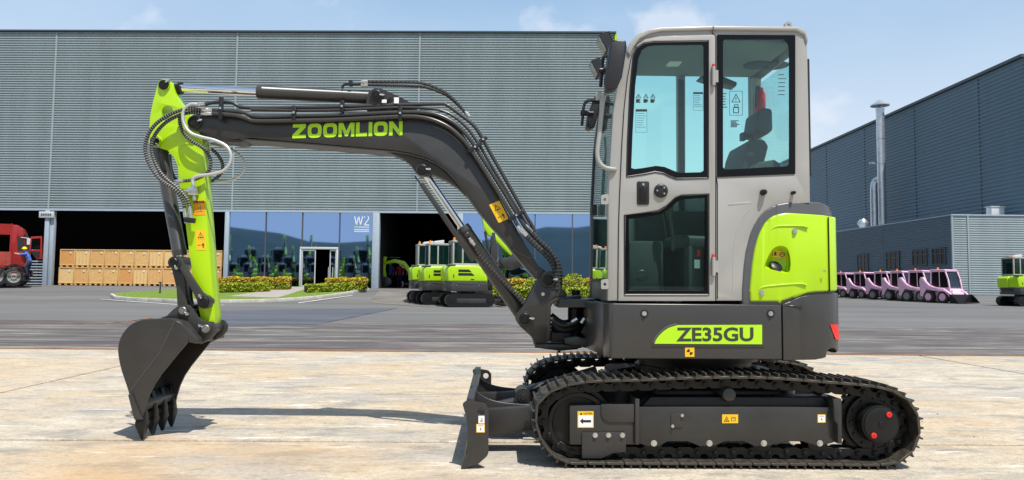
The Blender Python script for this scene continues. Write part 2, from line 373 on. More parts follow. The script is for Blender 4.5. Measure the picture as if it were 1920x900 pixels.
# ================================================================== SETTING
def sst(t): t = max(0, min(1, t)); return t * t * (3 - 2 * t)
def hgt(x, y):
    k = sst((x - 8) / 6)
    return (1 - k) * .6 * sst((y - 34) / 10.5) + .45 * sst((x - 29.2) / 1.5) * sst((y - 44) / 5)
def Gh(px, py, dz=0):
    d = ray(px, py); lo, hi = 1.0, 90.0
    for _ in range(50):
        t = (lo + hi) / 2; p = CAM + d * (t / d.y)
        if p.z > hgt(p.x, p.y) + dz: lo = t
        else: hi = t
    p = CAM + d * (lo / d.y); return Vector((p.x, p.y, hgt(p.x, p.y) + dz))
def drape(name, polys, m, dz, parent=None, n=10):
    """thin sheets that follow the ground; each poly is four corners (x, y)"""
    b = MB()
    for a, c, d, e in polys:
        vs_ = []
        for j in range(n + 1):
            for i in range(n + 1):
                u, v = i / n, j / n
                x = lerp(lerp(a[0], c[0], u), lerp(e[0], d[0], u), v); y = lerp(lerp(a[1], c[1], u), lerp(e[1], d[1], u), v); vs_.append((x, y, hgt(x, y) + dz))
        b.add(vs_, [(j * (n + 1) + i, j * (n + 1) + i + 1, (j + 1) * (n + 1) + i + 1, (j + 1) * (n + 1) + i) for j in range(n) for i in range(n)])
    return b.build(name, m, parent)
def g2(px, py): p = Gh(px, py); return (p.x, p.y)

EDGE = 11.22
gb = MB(); gb.add([(-900, -900, -.03), (900, -900, -.03), (900, 900, -.03), (-900, 900, -.03)], [(0, 1, 2, 3)])
ground = struct(gb.build('ground', 'joint'), 'bare earth under the paved yard')
sx = [-48.15, -37.25, -26.35, -15.45, -4.55, 6.35, 17.25, 28.15, 39.05, 49.95]; sy = [-26.3, -20.05, -13.8, -7.55, -1.3, 4.95, EDGE - .05]
pave = MB(); pave.add([(-48, -26, -.024), (50, -26, -.024), (50, EDGE - .1, -.024), (-48, EDGE - .1, -.024)], [(0, 1, 2, 3)])
pave = struct(pave.build('concrete_pavement', 'joint'), 'pale sun-bleached concrete paving around the excavator')
for i in range(len(sx) - 1):
    for j in range(len(sy) - 1):
        g = .022; MB().box(sx[i] + g, sx[i + 1] - g, sy[j] + g, sy[j + 1] - g, -.02, 0).build('concrete_slab', 'concrete', pave, bev=.006, seg=1)
# asphalt yard: one height-following sheet from the slab edge to far behind the buildings
xs = [-400, -200, -120, -80] + [-60 + 2.5 * i for i in range(49)] + [80, 120, 200, 400]
ys = [EDGE, 14, 18, 22, 26, 30, 32] + [33 + .8 * i for i in range(26)] + [55, 60, 70, 90, 130, 200, 400]
ab = MB(); ab.add([(x, y, hgt(x, y) - .004) for y in ys for x in xs], [(j * len(xs) + i, j * len(xs) + i + 1, (j + 1) * len(xs) + i + 1, (j + 1) * len(xs) + i) for j in range(len(ys) - 1) for i in range(len(xs) - 1)])
ab.add([(-400, -400, -.012), (400, -400, -.012), (400, -26.4, -.012), (-400, -26.4, -.012)], [(0, 1, 2, 3)])
struct(ab.build('asphalt_yard', 'asphalt'), 'grey asphalt yard in front of the factory halls')
struct(drape('stained_asphalt_strip', [((-45, EDGE + .02), (45, EDGE + .02), (45, 18.6), (-45, 18.9))], 'strip', .002), 'dark streaked asphalt strip beyond the concrete')
struct(drape('blue_asphalt_patch', [(g2(300, 611), g2(592, 609), g2(745, 578), g2(400, 583))], 'patch', .006), 'bluish dark asphalt patch behind the bucket')
struct(drape('stained_driveway', [(g2(690, 566), g2(835, 578), g2(850, 543), g2(714, 543))], 'ramp', .004), 'dark stained driveway up to the open hall door')
rb = MB()
for k in range(60):
    x0 = -30 + k; w0 = .05 + .05 * random.random(); rb.box(x0, x0 + 1.02, EDGE - .06 - random.random() * .02, EDGE + w0, -.02, .004 + .004 * random.random())
struct(rb.build('rust_edge_strip', 'rust'), 'rust-coloured edge between concrete and asphalt')
a, b_, c = Gh(-30, 606), Gh(196, 608), Gh(284, 597)
rb = MB(); rb.obox((a.x, a.y, .006), (b_.x, b_.y, .006), .07, .012); rb.obox((b_.x, b_.y, .006), (c.x, c.y, .006), .07, .012)
struct(rb.build('rusty_steel_strip', 'rust'), 'thin rusty strip across the dark asphalt behind the bucket')

sb_ = MB()
for k in range(36):
    p = G(random.uniform(40, 1880), random.uniform(690, 890)); r_ = random.uniform(.004, .011)
    if -2.6 < p.x < 2.6 and 4.1 < p.y < 6: continue
    sb_.lathe((p.x, p.y, -.002), (0, 0, 1), [(0, r_), (r_ * .5, r_ * .8), (r_ * .8, r_ * .3), (r_ * .85, 0)], 6)
struct(sb_.build('gravel_crumbs', mat('crumb', (.12, .10, .08), .9)), 'few dark crumbs of dirt on the concrete', 'stuff')
# ---- lawn islands with kerb stones
def island(name, label, front, back, grasslabel):
    f3 = [Gh(*p) for p in front]; b3 = [Gh(*p) for p in back]
    out = [(p.x, p.y) for p in f3] + [(p.x, p.y) for p in reversed(b3)]
    cen = Vector((sum(p[0] for p in out) / len(out), sum(p[1] for p in out) / len(out)))
    root = thing(name, label, 'kerb', (cen.x, cen.y, hgt(*cen)))
    dense = []
    for p, q in zip(f3, f3[1:]):
        n = max(1, round((q - p).length / 1.1))
        for k in range(n): dense.append(p.lerp(q, k / n))
    dense.append(f3[-1])
    for p, q in zip(dense, dense[1:]):
        d = (q - p); d.z = 0; d.normalize(); nn = Vector((-d.y, d.x, 0)); e = d * .006
        P = [p + e, q - e, q - e + nn * .14, p + e + nn * .14]; z = lambda v: hgt(v.x, v.y)
        MB().add([(v.x, v.y, z(v) - .05) for v in P] + [(v.x, v.y, z(v) + .15) for v in P], [(3, 2, 1, 0), (4, 5, 6, 7), (0, 1, 5, 4), (1, 2, 6, 5), (2, 3, 7, 6), (3, 0, 4, 7)]).build('kerb_stone', 'kerb', root, bev=.015, seg=2)
    n = 14; N = 24; vsx = []
    def along(pts, t):
        L_ = [0]
        for p, q in zip(pts, pts[1:]): L_.append(L_[-1] + (q - p).length)
        s = t * L_[-1]
        for i in range(len(pts) - 1):
            if s <= L_[i + 1] + 1e-9: return pts[i].lerp(pts[i + 1], (s - L_[i]) / (L_[i + 1] - L_[i] + 1e-9))
        return pts[-1]
    for j in range(n + 1):
        for i in range(N + 1):
            p = along(f3, i / N).lerp(along(b3, i / N), j / n); vsx.append((p.x, p.y + (.14 if j == 0 else 0), hgt(p.x, p.y) + .12))
    lb = MB().add(vsx, [(j * (N + 1) + i, j * (N + 1) + i + 1, (j + 1) * (N + 1) + i + 1, (j + 1) * (N + 1) + i) for j in range(n) for i in range(N)])
    return struct(lb.build('lawn', 'grass'), grasslabel)
island('kerb', 'pale curved kerb around the lawn by the glass entrance', [(206, 556), (214, 561), (250, 564), (330, 567), (420, 568), (520, 566), (600, 560), (650, 553), (692, 545)],
       [(208, 554.5), (225, 553), (280, 549.5), (330, 546), (400, 542.5), (480, 541.5), (560, 541), (640, 542), (690, 543)], 'short green lawn around the glass entrance')
island('kerb', 'pale kerb of the lawn behind the swing bracket', [(916, 556), (926, 569), (960, 572), (1020, 573), (1080, 573), (1180, 572), (1300, 570)],
       [(917, 552), (935, 549), (980, 547), (1030, 547), (1080, 547), (1150, 547), (1220, 547)], 'short green lawn behind the swing bracket')
struct(drape('entrance_path', [(g2(428, 560), g2(520, 563), g2(585, 542.5), g2(548, 542))], 'path', .128), 'paved path to the glass door')
pb = MB()
for (p, q) in (((188, 561), (330, 571)), ((330, 571), (420, 572)), ((560, 568), (660, 554))):
    p, q = Gh(*p), Gh(*q); pb.obox((p.x, p.y, p.z + .004), (q.x, q.y, q.z + .004), .12, .006)
struct(pb.build('road_marking', 'paint'), 'faded white line along the lawn kerb')

# ---- hedges and bushes
def leafcloud(b, pts, size, m=0, flat=.0):
    for p in pts:
        a = Vector((random.gauss(0, 1), random.gauss(0, 1), random.gauss(0, 1))).normalized(); c_ = a.orthogonal().normalized(); d = a.cross(c_); s = size * random.uniform(.6, 1.4)
        b.add([p + c_ * s, p + d * s * .5, p - c_ * s, p - d * s * .5], [(0, 1, 2, 3)], m)
def hedge(label, pts, w, h, cover, n, group, top=None):
    base = [Gh(*p, dz=.12) for p in pts]; mid = base[len(base) // 2]; root = thing('hedge', label, 'hedge', mid, 0, group)
    core = MB(); fo = MB(); fl = MB(); segs = list(zip(base, base[1:])); tot = sum((q - p).length for p, q in segs)
    for p, q in segs: core.obox(p + Vector((0, 0, h * .42)), q + Vector((0, 0, h * .42)), w * .8, h * .8)
    core.build('branches', 'twig', root)
    def rnd():
        s = random.uniform(0, tot)
        for p, q in segs:
            l = (q - p).length
            if s <= l: break
            s -= l
        d = (q - p).normalized(); nn = Vector((-d.y, d.x, 0)); a = random.random(); r = random.uniform(.8, 1.06) + .06 * math.sin(s * 5 + p.x)
        if a < .45: o = nn * (-w / 2 * r) + Vector((0, 0, random.uniform(.02, h)))
        elif a < .55: o = nn * (w / 2 * r) + Vector((0, 0, random.uniform(.02, h)))
        else: o = nn * random.uniform(-w / 2, w / 2) + Vector((0, 0, h * r))
        e = 0
        return p + d * s + o
    P = [rnd() for _ in range(n)]
    low = [p for p in P if not top or p.z - hgt(p.x, p.y) - .12 < h * top or random.random() < .15]; hi = [p for p in P if p not in low] if top else []
    leafcloud(fo, low, .06, 0); leafcloud(fo, low[::4], .06, 1); fo.build('foliage', ['leaf' if not top else 'leaf', 'leafdk'], root, smooth=False)
    if hi: leafcloud(fl, hi, .06, 0); leafcloud(fl, hi[::5], .05, 1); fl.build('flowering_top', ['leafor', 'leaf'], root, smooth=False)
    return root
GH = 'clipped hedges along the glass front'
hedge('low green hedge in front of the left glass panes, beside the arm', [(410, 547.5), (470, 546.5), (505, 545.5)], .8, .42, 'leaf', 2600, GH)
hedge('orange-topped hedge row against the left glass panes', [(410, 542.5), (470, 542.2), (545, 542)], .9, .62, 'leaf', 3200, GH, .55)
hedge('low green hedge right of the entrance path', [(573, 548), (620, 546), (662, 544.5)], .7, .4, 'leaf', 2000, GH)
hedge('orange-topped hedge between glass door and hall post', [(610, 543.2), (650, 543), (688, 543)], .9, .62, 'leaf', 2200, GH, .55)
hedge('green hedge seen through the gap beside the swing bracket', [(915, 556), (1000, 558), (1080, 558), (1150, 558)], .8, .5, 'leaf', 4500, GH)
hedge('orange-topped hedge behind the boom foot', [(905, 548), (1000, 549), (1080, 549), (1150, 549)], .8, .72, 'leaf', 4200, GH, .5)
def bush(label, px, py, r):
    c = Gh(px, py, .12); root = thing('round_bush', label, 'bush', c, 0, 'clipped round bushes'); b = MB(); k = MB()
    cc = c + Vector((0, 0, r * .9)); k.lathe(c, (0, 0, 1), [(0, .05), (r * .3, r * .5), (r * .9, r * .86), (r * 1.4, r * .6), (r * 1.75, 0)], 12); k.build('branches', 'twig', root)
    P = []
    for _ in range(1500):
        d = Vector((random.gauss(0, 1), random.gauss(0, 1), random.gauss(0, 1))).normalized()
        P.append(cc + d * r * random.uniform(.86, 1.04) * (1 + .05 * math.sin(7 * d.x + 5 * d.z)))
    P = [p for p in P if p.z > c.z]
    leafcloud(b, P, .05, 0); leafcloud(b, P[::4], .05, 1); b.build('foliage', ['leaf', 'leafdk'], root, smooth=False)
bush('bright round bush just right of the boom hoses', 1062, 556, .52)
bush('darker round bush half hidden behind the bright one', 1074, 552, .58)
bush('round bush left of the boom foot, partly hidden by the cylinder', 1000, 554, .5)
b = MB(); p = Gh(300, 549, .12); b.lathe(p, (0, 0, 1), [(0, 0), (0, .07), (.03, .07), (.03, .035), (.5, .03), (.5, .09), (.54, .09), (.56, 0)], 10)
tag(b.build('lawn_lamp', 'black'), 'small black lamp post on the lawn left of the arm', 'lamp')

# ================================================================== MAIN HALL
FO = Vector((0, 45.3, 0)); FR = -math.atan(.035); FD = Vector((math.cos(FR), math.sin(FR), 0)); FN = Vector((-math.sin(FR), math.cos(FR), 0))
def FW(px, py, d=0):
    r = ray(px, py); o = FO + FN * d; t = (o - CAM).dot(FN) / r.dot(FN); p = CAM + r * t; return ((p - FO).dot(FD), p.z)
hall = thing('factory_hall', 'large grey-blue ribbed metal hall behind the excavator', 'building', FO, FR)
def corr(b, u0, u1, z0, z1, pitch, dep, m=0, off=0):
    n = int(round((z1 - z0) / pitch)); pitch = (z1 - z0) / n; pr = []
    for k in range(n):
        z = z0 + k * pitch
        pr += [(z, 0), (z + pitch * .28, 0), (z + pitch * .42, -dep), (z + pitch * .80, -dep)]
    pr.append((z1, 0)); v = []
    for z, y in pr: v += [(u0, y + off, z), (u1, y + off, z)]
    b.add(v, [(2 * i, 2 * i + 1, 2 * i + 3, 2 * i + 2) for i in range(len(pr) - 1)], m); return b
ZT = 16.50; ZB = 5.36
uj = (FW(108, 60)[0] + FW(92, 393)[0]) / 2; du = ((FW(787, 60)[0] + FW(783, 393)[0]) / 2 - uj) / 2; UR = FW(1152, 80)[0]
ulist = [uj + du * k for k in range(-2, 3)] + [UR]
for u0, u1 in zip(ulist, ulist[1:]):
    pn = corr(MB(), u0 + .05, u1 - .05, ZB, ZT, .153, .075).build('cladding_panel', 'clad', hall, local=True, smooth=False)
    MB().box(u0 - .05, u0 + .05, -.085, .03, ZB, ZT - .01).build('joint_strip', 'clad', pn, local=True)
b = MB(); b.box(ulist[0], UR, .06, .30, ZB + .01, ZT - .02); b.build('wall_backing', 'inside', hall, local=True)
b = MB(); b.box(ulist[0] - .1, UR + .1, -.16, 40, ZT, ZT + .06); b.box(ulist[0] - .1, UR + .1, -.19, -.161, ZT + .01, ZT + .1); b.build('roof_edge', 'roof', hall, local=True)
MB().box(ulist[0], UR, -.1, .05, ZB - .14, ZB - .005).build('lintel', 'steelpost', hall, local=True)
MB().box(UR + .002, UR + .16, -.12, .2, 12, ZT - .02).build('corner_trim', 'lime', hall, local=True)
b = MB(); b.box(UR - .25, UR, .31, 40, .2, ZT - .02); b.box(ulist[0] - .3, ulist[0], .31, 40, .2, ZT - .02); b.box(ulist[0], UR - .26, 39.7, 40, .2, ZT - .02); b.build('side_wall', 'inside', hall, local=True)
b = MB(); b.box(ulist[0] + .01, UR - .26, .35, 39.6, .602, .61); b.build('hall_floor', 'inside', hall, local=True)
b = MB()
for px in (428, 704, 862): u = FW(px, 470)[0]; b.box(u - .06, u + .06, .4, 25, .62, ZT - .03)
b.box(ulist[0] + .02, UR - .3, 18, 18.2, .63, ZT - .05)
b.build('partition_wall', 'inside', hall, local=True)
# glass front: single panes between mullions
def pane(pa, pb_, ytop, ybot, parent=hall, name='glass_pane'):
    u0, u1 = FW(pa, 470)[0], FW(pb_, 470)[0]; z1, z0 = FW((pa + pb_) / 2, ytop)[1], FW((pa + pb_) / 2, ybot)[1]
    return MB().box(u0 + .035, u1 - .035, .0, .03, max(z0, .55), z1).build(name, 'facade', parent, local=True)
edges = [428, 497.5, 566, 636, 698]; tops = 397.5
panes = []
for a_, c_ in zip(edges, edges[1:]):
    if a_ == 566: panes.append(pane(a_, c_, tops, 463))
    else: panes.append(pane(a_, c_, tops, 542))
for a_, c_ in zip([866, 934, 1003, 1073], [934, 1003, 1073, 1150]): panes.append(pane(a_, c_, 400.5, 549))
for px in (497.5, 566, 636, 934, 1003, 1073):
    u = FW(px, 470)[0]; MB().box(u - .034, u + .034, -.05, .04, .56, ZB - .145).build('mullion', 'trim', hall, local=True)
for px, w_ in ((425, .26), (704.5, .42), (862.5, .34)):
    u = FW(px, 470)[0]; MB().box(u - w_ / 2, u + w_ / 2, -.12, .3, .5, ZB - .145).build('hall_post', 'steelpost', hall, local=True, bev=.012)
# column with the sign
u = FW(91.5, 470)[0]; b = MB(); b.box(u - .24, u + .02, -.15, -.05, .55, ZB - .146); b.box(u + .024, u + .26, -.05, .22, .55, ZB - .146); b.build('hall_post', 'steelpost', hall, local=True, bev=.012)
(ua, za), (ub, zb) = FW(78, 397), FW(105, 409)
sg = MB().box(ua, ub, -.24, -.17, zb, za).build('sign_board', 'alu', hall, local=True, bev=.01)
b = MB(); k = 6
for i in range(k): x0 = ua + .12 + (ub - ua - .24) * i / k; b.box(x0, x0 + .075, -.245, -.241, zb + .11, za - .12); b.box(x0 + .02, x0 + .1, -.247, -.246, zb + .17, zb + .21)
b.build('sign_lettering', 'trim', sg, local=True)
# W2 on the glass
p4 = panes[3]; b = MB()
o = FW(664.5, 422.5); e = FW(692.5, 404.5)
ww, hh = e[0] - o[0], e[1] - o[1]; lt = lambda u_, v_: (o[0] + ww * u_, -.008, o[1] + hh * v_)
stk = [lt(0, 1), lt(.14, .03), lt(.28, .97), lt(.42, .03), lt(.56, 1)]
tw_ = [lt(.66, .80), lt(.70, .93), lt(.80, 1), lt(.91, .95), lt(.97, .82), lt(.94, .62), lt(.82, .35), lt(.66, .05), lt(1.0, .05)]
for ln_ in (stk, tw_):
    for p_, q_ in zip(ln_, ln_[1:]): b.obox(p_, q_, .004, .06, up=(0, 0, 1) if abs(q_[0] - p_[0]) > .06 else (1, 0, 0))
(x0, z0), (x1, z1) = FW(664.5, 426.3), FW(692.5, 425.2); b.box(x0 + .24, x1, -.006, -.004, z0, z1, 0); b.box(x0, x0 + .22, -.006, -.004, z0 - .01, z1 + .01, 1)
for yy in (429.5, 433):
    (x0, z0), (x1, z1) = FW(664.5, yy + 1.9), FW(692.5, yy)
    for i in range(14): xx = lerp(x0, x1, i / 14); b.box(xx, xx + (x1 - x0) / 14 * .7, -.006, -.004, z0, z1, 0)
b.build('bay_lettering', ['white', 'lime_print'], p4, local=True, smooth=False)
# sliding glass door
(u0, zt), (u1, _) = FW(563.5, 463), FW(635, 463); zb = .62
dr = MB(); dr.box(u0, u1, -.14, -.02, zt - .14, zt); dr.box(u0, u0 + .1, -.14, -.02, zb, zt - .141); dr.box(u1 - .1, u1, -.14, -.02, zb, zt - .141)
door = dr.build('entrance_door', 'alu', hall, local=True, bev=.006)
def leaf(a_, c_, y, fr=.06):
    b = MB(); b.box(a_, a_ + fr, y, y + .04, zb + .02, zt - .16); b.box(c_ - fr, c_, y, y + .04, zb + .02, zt - .16); b.box(a_ + fr, c_ - fr, y, y + .04, zb + .02, zb + .12); b.box(a_ + fr, c_ - fr, y, y + .04, zt - .24, zt - .16)
    lf = b.build('door_leaf', 'alu', door, local=True)
    MB().box(a_ + fr, c_ - fr, y + .015, y + .025, zb + .12, zt - .24).build('door_pane', 'facade', door, local=True)
leaf(u0 + .12, u0 + .98, -.10); leaf(u1 - .52, u1 - .12, -.05)
b = MB(); b.cyl((u1 - .56, -.13, zb + .6), (u1 - .56, -.13, zb + 1.25), .02, n=8); b.cyl((u1 - .3, -.13, zb + .6), (u1 - .3, -.13, zb + 1.25), .02, n=8); b.build('door_handle', 'alu', door, local=True)

# ================================================================== RIGHT-HAND HALLS
TX0, TY0, TX1, TY1 = 36.42, 50.02, 37.9, 118.0
ta = math.atan2(TY1 - TY0, TX1 - TX0)
def frame_y(o, ang): return Matrix.Translation(o) @ Matrix.Rotation(ang, 4, 'Z')
tall = thing('tall_hall', 'tall dark blue ribbed hall on the right, in shade', 'building', (TX0, TY0, .3))
def wall_pt(px, py, X0, Y0, X1, Y1):
    d = ray(px, py); n = Vector((Y1 - Y0, X0 - X1, 0)); t = (Vector((X0, Y0, 0)) - CAM).dot(n) / d.dot(n); return CAM + d * t
js = [TY0] + sorted(wall_pt(px, 260, TX0, TY0, TX1, TY1).y for px in (1838, 1716, 1621, 1549)); st = js[-1] - js[-2]
js += [js[-1] + 11.5 * k for k in range(1, 4)]
ZR = 17.02
for y0, y1 in zip(js, js[1:]):
    f = lambda y: lerp(TX0, TX1, (y - TY0) / (TY1 - TY0))
    ln = y1 - y0; b = corr(MB(), -ln + .04, -.04, .2, ZR, .30, .06); b.xform(Matrix.Translation((f(y0), y0, 0)) @ Matrix.Rotation(ta + math.pi, 4, 'Z'))
    pn = b.build('cladding_panel', 'clad_shaded', tall, smooth=False)
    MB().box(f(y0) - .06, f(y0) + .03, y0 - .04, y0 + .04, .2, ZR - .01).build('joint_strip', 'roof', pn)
b = MB(); b.plan([(TX0 + .06, TY0), (TX0 + 40, TY0), (TX1 + 40, js[-1]), (TX1 + .06, js[-1])], .1, ZR - .02); b.build('hall_body', 'clad_shaded', tall)
b = MB(); b.obox((TX0 - .1, TY0, ZR + .1), (lerp(TX0, TX1, (js[-1] - TY0) / (TY1 - TY0)) - .1, js[-1], ZR + .1), .3, .22); b.build('roof_edge', 'roof', tall)
# low annex
AX, AY = 30.95, 50.0; AH = 5.87; AE = 100
annex = thing('low_annex', 'low ribbed annex with windows, in front of the tall hall', 'building', (AX, AY, .4))
b = corr(MB(), 0, 5.6, .42, AH, .155, .045); b.xform(Matrix.Translation((AX, AY, 0))); b.build('cladding_panel', 'clad', annex, smooth=False)
ys_ = [AY, AY + 9, AY + 18, AY + 30, AE]
for y0, y1 in zip(ys_, ys_[1:]):
    b = corr(MB(), -(y1 - y0) + .02, -.02, .42, AH, .155, .045); b.xform(Matrix.Translation((AX, y0, 0)) @ Matrix.Rotation(math.pi / 2 + math.pi, 4, 'Z')); b.build('cladding_panel', 'clad_shaded', annex, smooth=False)  # side walls get the shaded cladding copy, the front keeps the lit one
b = MB(); b.box(AX + .01, AX + 5.3, AY + .01, AE, .3, AH - .02); b.build('annex_body', 'clad_shaded', annex)
b = MB(); b.box(AX - .09, AX + 5.5, AY - .09, AE, AH, AH + .09); b.build('roof_edge', 'steelpost', annex)
b = MB(); b.box(AX + 1.02, AX + 1.12, AY - .085, AY - .05, .42, AH); b.box(AX - .06, AX + .06, AY - .06, AY + .05, .42, AH - .002); b.build('joint_strip', 'clad', annex)
for (pa, pb_, yt, ybm) in ((1609, 1629, 476, 510), (1663, 1688, 471.5, 507), (1712, 1739.5, 467.5, 498.5), (1749, 1775, 464.5, 497)):
    A, B = wall_pt(pa, (yt + ybm) / 2, AX, AY, AX, AE), wall_pt(pb_, (yt + ybm) / 2, AX, AY, AX, AE); z1 = wall_pt((pa + pb_) / 2, yt, AX, AY, AX, AE).z; z0 = max(.9, wall_pt((pa + pb_) / 2, ybm, AX, AY, AX, AE).z)
    y0, y1 = B.y, A.y
    fr = MB(); w_ = .09; x0, x1 = AX - .1, AX + .0
    fr.box(x0, x1, y0, y1, z1 - w_, z1); fr.box(x0, x1, y0, y1, z0, z0 + w_); fr.box(x0, x1, y0, y0 + w_, z0 + w_, z1 - w_); fr.box(x0, x1, y1 - w_, y1, z0 + w_, z1 - w_)
    zm = lerp(z0, z1, .66); fr.box(x0 + .01, x1, y0 + w_, y1 - w_, zm - .03, zm + .03)
    for q in (1, 2): yy = lerp(y0, y1, q / 3); fr.box(x0 + .012, x1, yy - .03, yy + .03, z0 + w_, z1 - w_)
    win = fr.build('window', 'roof', annex)
    MB().box(AX - .062, AX - .052, y0 + w_, y1 - w_, z0 + w_, z1 - w_).build('pane', mat('dark_window', (.006, .008, .01), .25, spec=.2), win)
# chimneys, cowl and roof unit: things on the annex roof
def pipe(label, pts, r, cap=None, bands=()):
    P = crom(pts, 8) if len(pts) > 2 else [Vector(p) for p in pts]
    root = thing('flue_pipe', label, 'chimney', pts[0]); MB().tube(P, r, 20).build('pipe', 'galv', root)
    for z in bands: MB().lathe((pts[0][0], pts[0][1], z), (0, 0, 1), [(0, r), (0, r * 1.08), (.12, r * 1.08), (.12, r)], 20).build('band', 'galv', root)
    if cap:
        x, y, z = cap; c = MB(); c.lathe((x, y, z), (0, 0, 1), [(0, 0), (0.02, r * 2.3), (.12, r * 2.3), (.5, r * .7), (.62, 0)], 20); cp_ = c.build('rain_cap', 'galv', root)
        s_ = MB()
        for q in range(4): a = q * math.pi / 2; s_.cyl((x + r * .8 * math.cos(a), y + r * .8 * math.sin(a), z - .5), (x + r * .8 * math.cos(a), y + r * .8 * math.sin(a), z + .05), .03, n=6)
        s_.build('cap_strut', 'galv', cp_)
d = ray(1655, 420); t = 35.2 / d.x; pc = CAM + d * t; zt = CAM.z + ray(1650, 199).z * (35.2 / ray(1650, 199).x)
pipe('tall silver flue pipe with a rain cap on the annex roof', [(35.2, pc.y, AH), (35.2, pc.y, zt - .35)], .36, (35.2, pc.y, zt), [AH + (zt - AH) * k for k in (.12, .33, .54, .74, .97)])
d = ray(1641, 420); yq = (d * (34.9 / d.x)).y; zq = CAM.z + ray(1641, 338).z * (34.9 / ray(1641, 338).x)
pipe('shorter silver flue pipe bent into the tall one', [(34.85, yq, AH), (34.85, yq, zq - 1.4), (34.87, yq, zq - .6), (35.0, yq - .02, zq - .1), (35.15, yq - .3, zq + .05), (35.25, pc.y, zq + .1)], .33, None, [AH + 3, AH + 6.5])
d = ray(1618, 427); t = 33.2 / d.x; p = CAM + d * t; rr = t / F * d.length
b = MB(); sc = 1390 / p.y; u = lambda k: k / sc
b.lathe((33.2, p.y, AH), (0, 0, 1), [(0, u(4)), (u(6), u(4.5)), (u(9), u(5)), (u(17), u(10)), (u(18), u(10)), (u(25), u(5.5)), (u(25.5), 0)], 20)
tag(b.build('roof_ventilator', 'galv'), 'white-metal cowl ventilator on the annex roof', 'ventilator')
d0, d1 = W(1845, 403, 52), W(1878, 389, 52); bx = thing('roof_unit', 'pale boxy air unit on the annex roof edge', 'air unit', (d0.x, 52, AH + .09))
MB().box(d0.x + .35, d1.x, 51.7, 52.3, AH + .1, d1.z).build('housing', 'alu', bx, bev=.03); MB().box(d0.x + .29, d1.x + .06, 51.65, 52.35, d1.z + .003, d1.z + .06).build('lid', 'alu', bx)

# ---- wooded hills behind the photographer (mirrored in the glass front)
hb = MB(); N = 90; rows = [(-260, 0), (-330, .75), (-400, 1.0), (-520, .4)]
def ridge(x): return 27 + 7 * math.sin(x * .008 + 1.2) + 4 * math.sin(x * .023) + 2.2 * math.sin(x * .07 + 2) + 26 * math.exp(-((x - 150) / 90) ** 2) + 14 * math.exp(-((x + 235) / 40) ** 2)
hv = []
for y, k in rows:
    for i in range(N + 1): x = -900 + 20 * i; hv.append((x, y, -.5 + ridge(x) * k + (random.uniform(-1, 1.5) if k else 0)))
hb.add(hv, [(j * (N + 1) + i, j * (N + 1) + i + 1, (j + 1) * (N + 1) + i + 1, (j + 1) * (N + 1) + i) for j in range(3) for i in range(N)])
struct(hb.build('hills', 'hill'), 'wooded hills mirrored in the glass front')

# ================================================================== MAIN EXCAVATOR (faces -X, left side to the camera)
YN = 4.26; YC = YN + .775; YB = 5.15            # near track face, machine centre line, boom plane
ex = thing('mini_excavator', 'large lime, grey and graphite mini excavator in the foreground, boom stretched to the left', 'excavator', (1.3, YC, 0))
def bolt(parent, px, py, Y, r=.011, m='zinc', name='bolt', h=.012):
    p = W(px, py, Y); b = MB(); b.lathe(p, (0, -1, 0), [(0, 0), (0, r * 1.35), (h * .25, r * 1.35), (h * .25, r), (h, r * .92), (h, 0)], 12); return b.build(name, m, parent)
def pin(parent, px, py, Y0, Y1, r, bossr=None, keeper=True, ang=20, bm='dark', pm='blacksteel'):
    """pivot pin that runs across the machine, with its boss ring, end cap and zinc keeper bolt"""
    p = W(px, py, Y0); br = bossr or r * 1.35
    b = MB(); b.lathe((p.x, Y0, p.z), (0, 1, 0), [(-.012, 0), (-.012, r * .45), (-.010, r * .5), (-.012, r * .55), (-.012, r * .84), (-.008, r), (.004, r), (Y1 - Y0 - .004, r), (Y1 - Y0 + .012, r), (Y1 - Y0 + .012, 0)], 24)
    o = b.build('pivot_pin', pm, parent)
    b = MB(); b.lathe((p.x, Y0, p.z), (0, 1, 0), [(0, r + .001), (0, br * .96), (.004, br), (Y1 - Y0 - .004, br), (Y1 - Y0, br * .96), (Y1 - Y0, r + .001)], 28); b.build('pin_boss', bm, parent)
    if keeper:
        a = R(ang); q = Vector((p.x + math.cos(a) * br * 1.0, Y0, p.z + math.sin(a) * br * 1.0)); k = MB()
        k.cyl((q.x, Y0 + .01, q.z), (q.x, Y0 - .02, q.z), .0085, n=8); k.cyl((q.x - math.cos(a) * .02, Y0 - .012, q.z - math.sin(a) * .02), (q.x + math.cos(a) * .012, Y0 - .012, q.z + math.sin(a) * .012), .006, n=8); k.build('keeper_bolt', 'zinc', parent)
    return o
def vpt(px, py, Y): return W(px, py, Y)
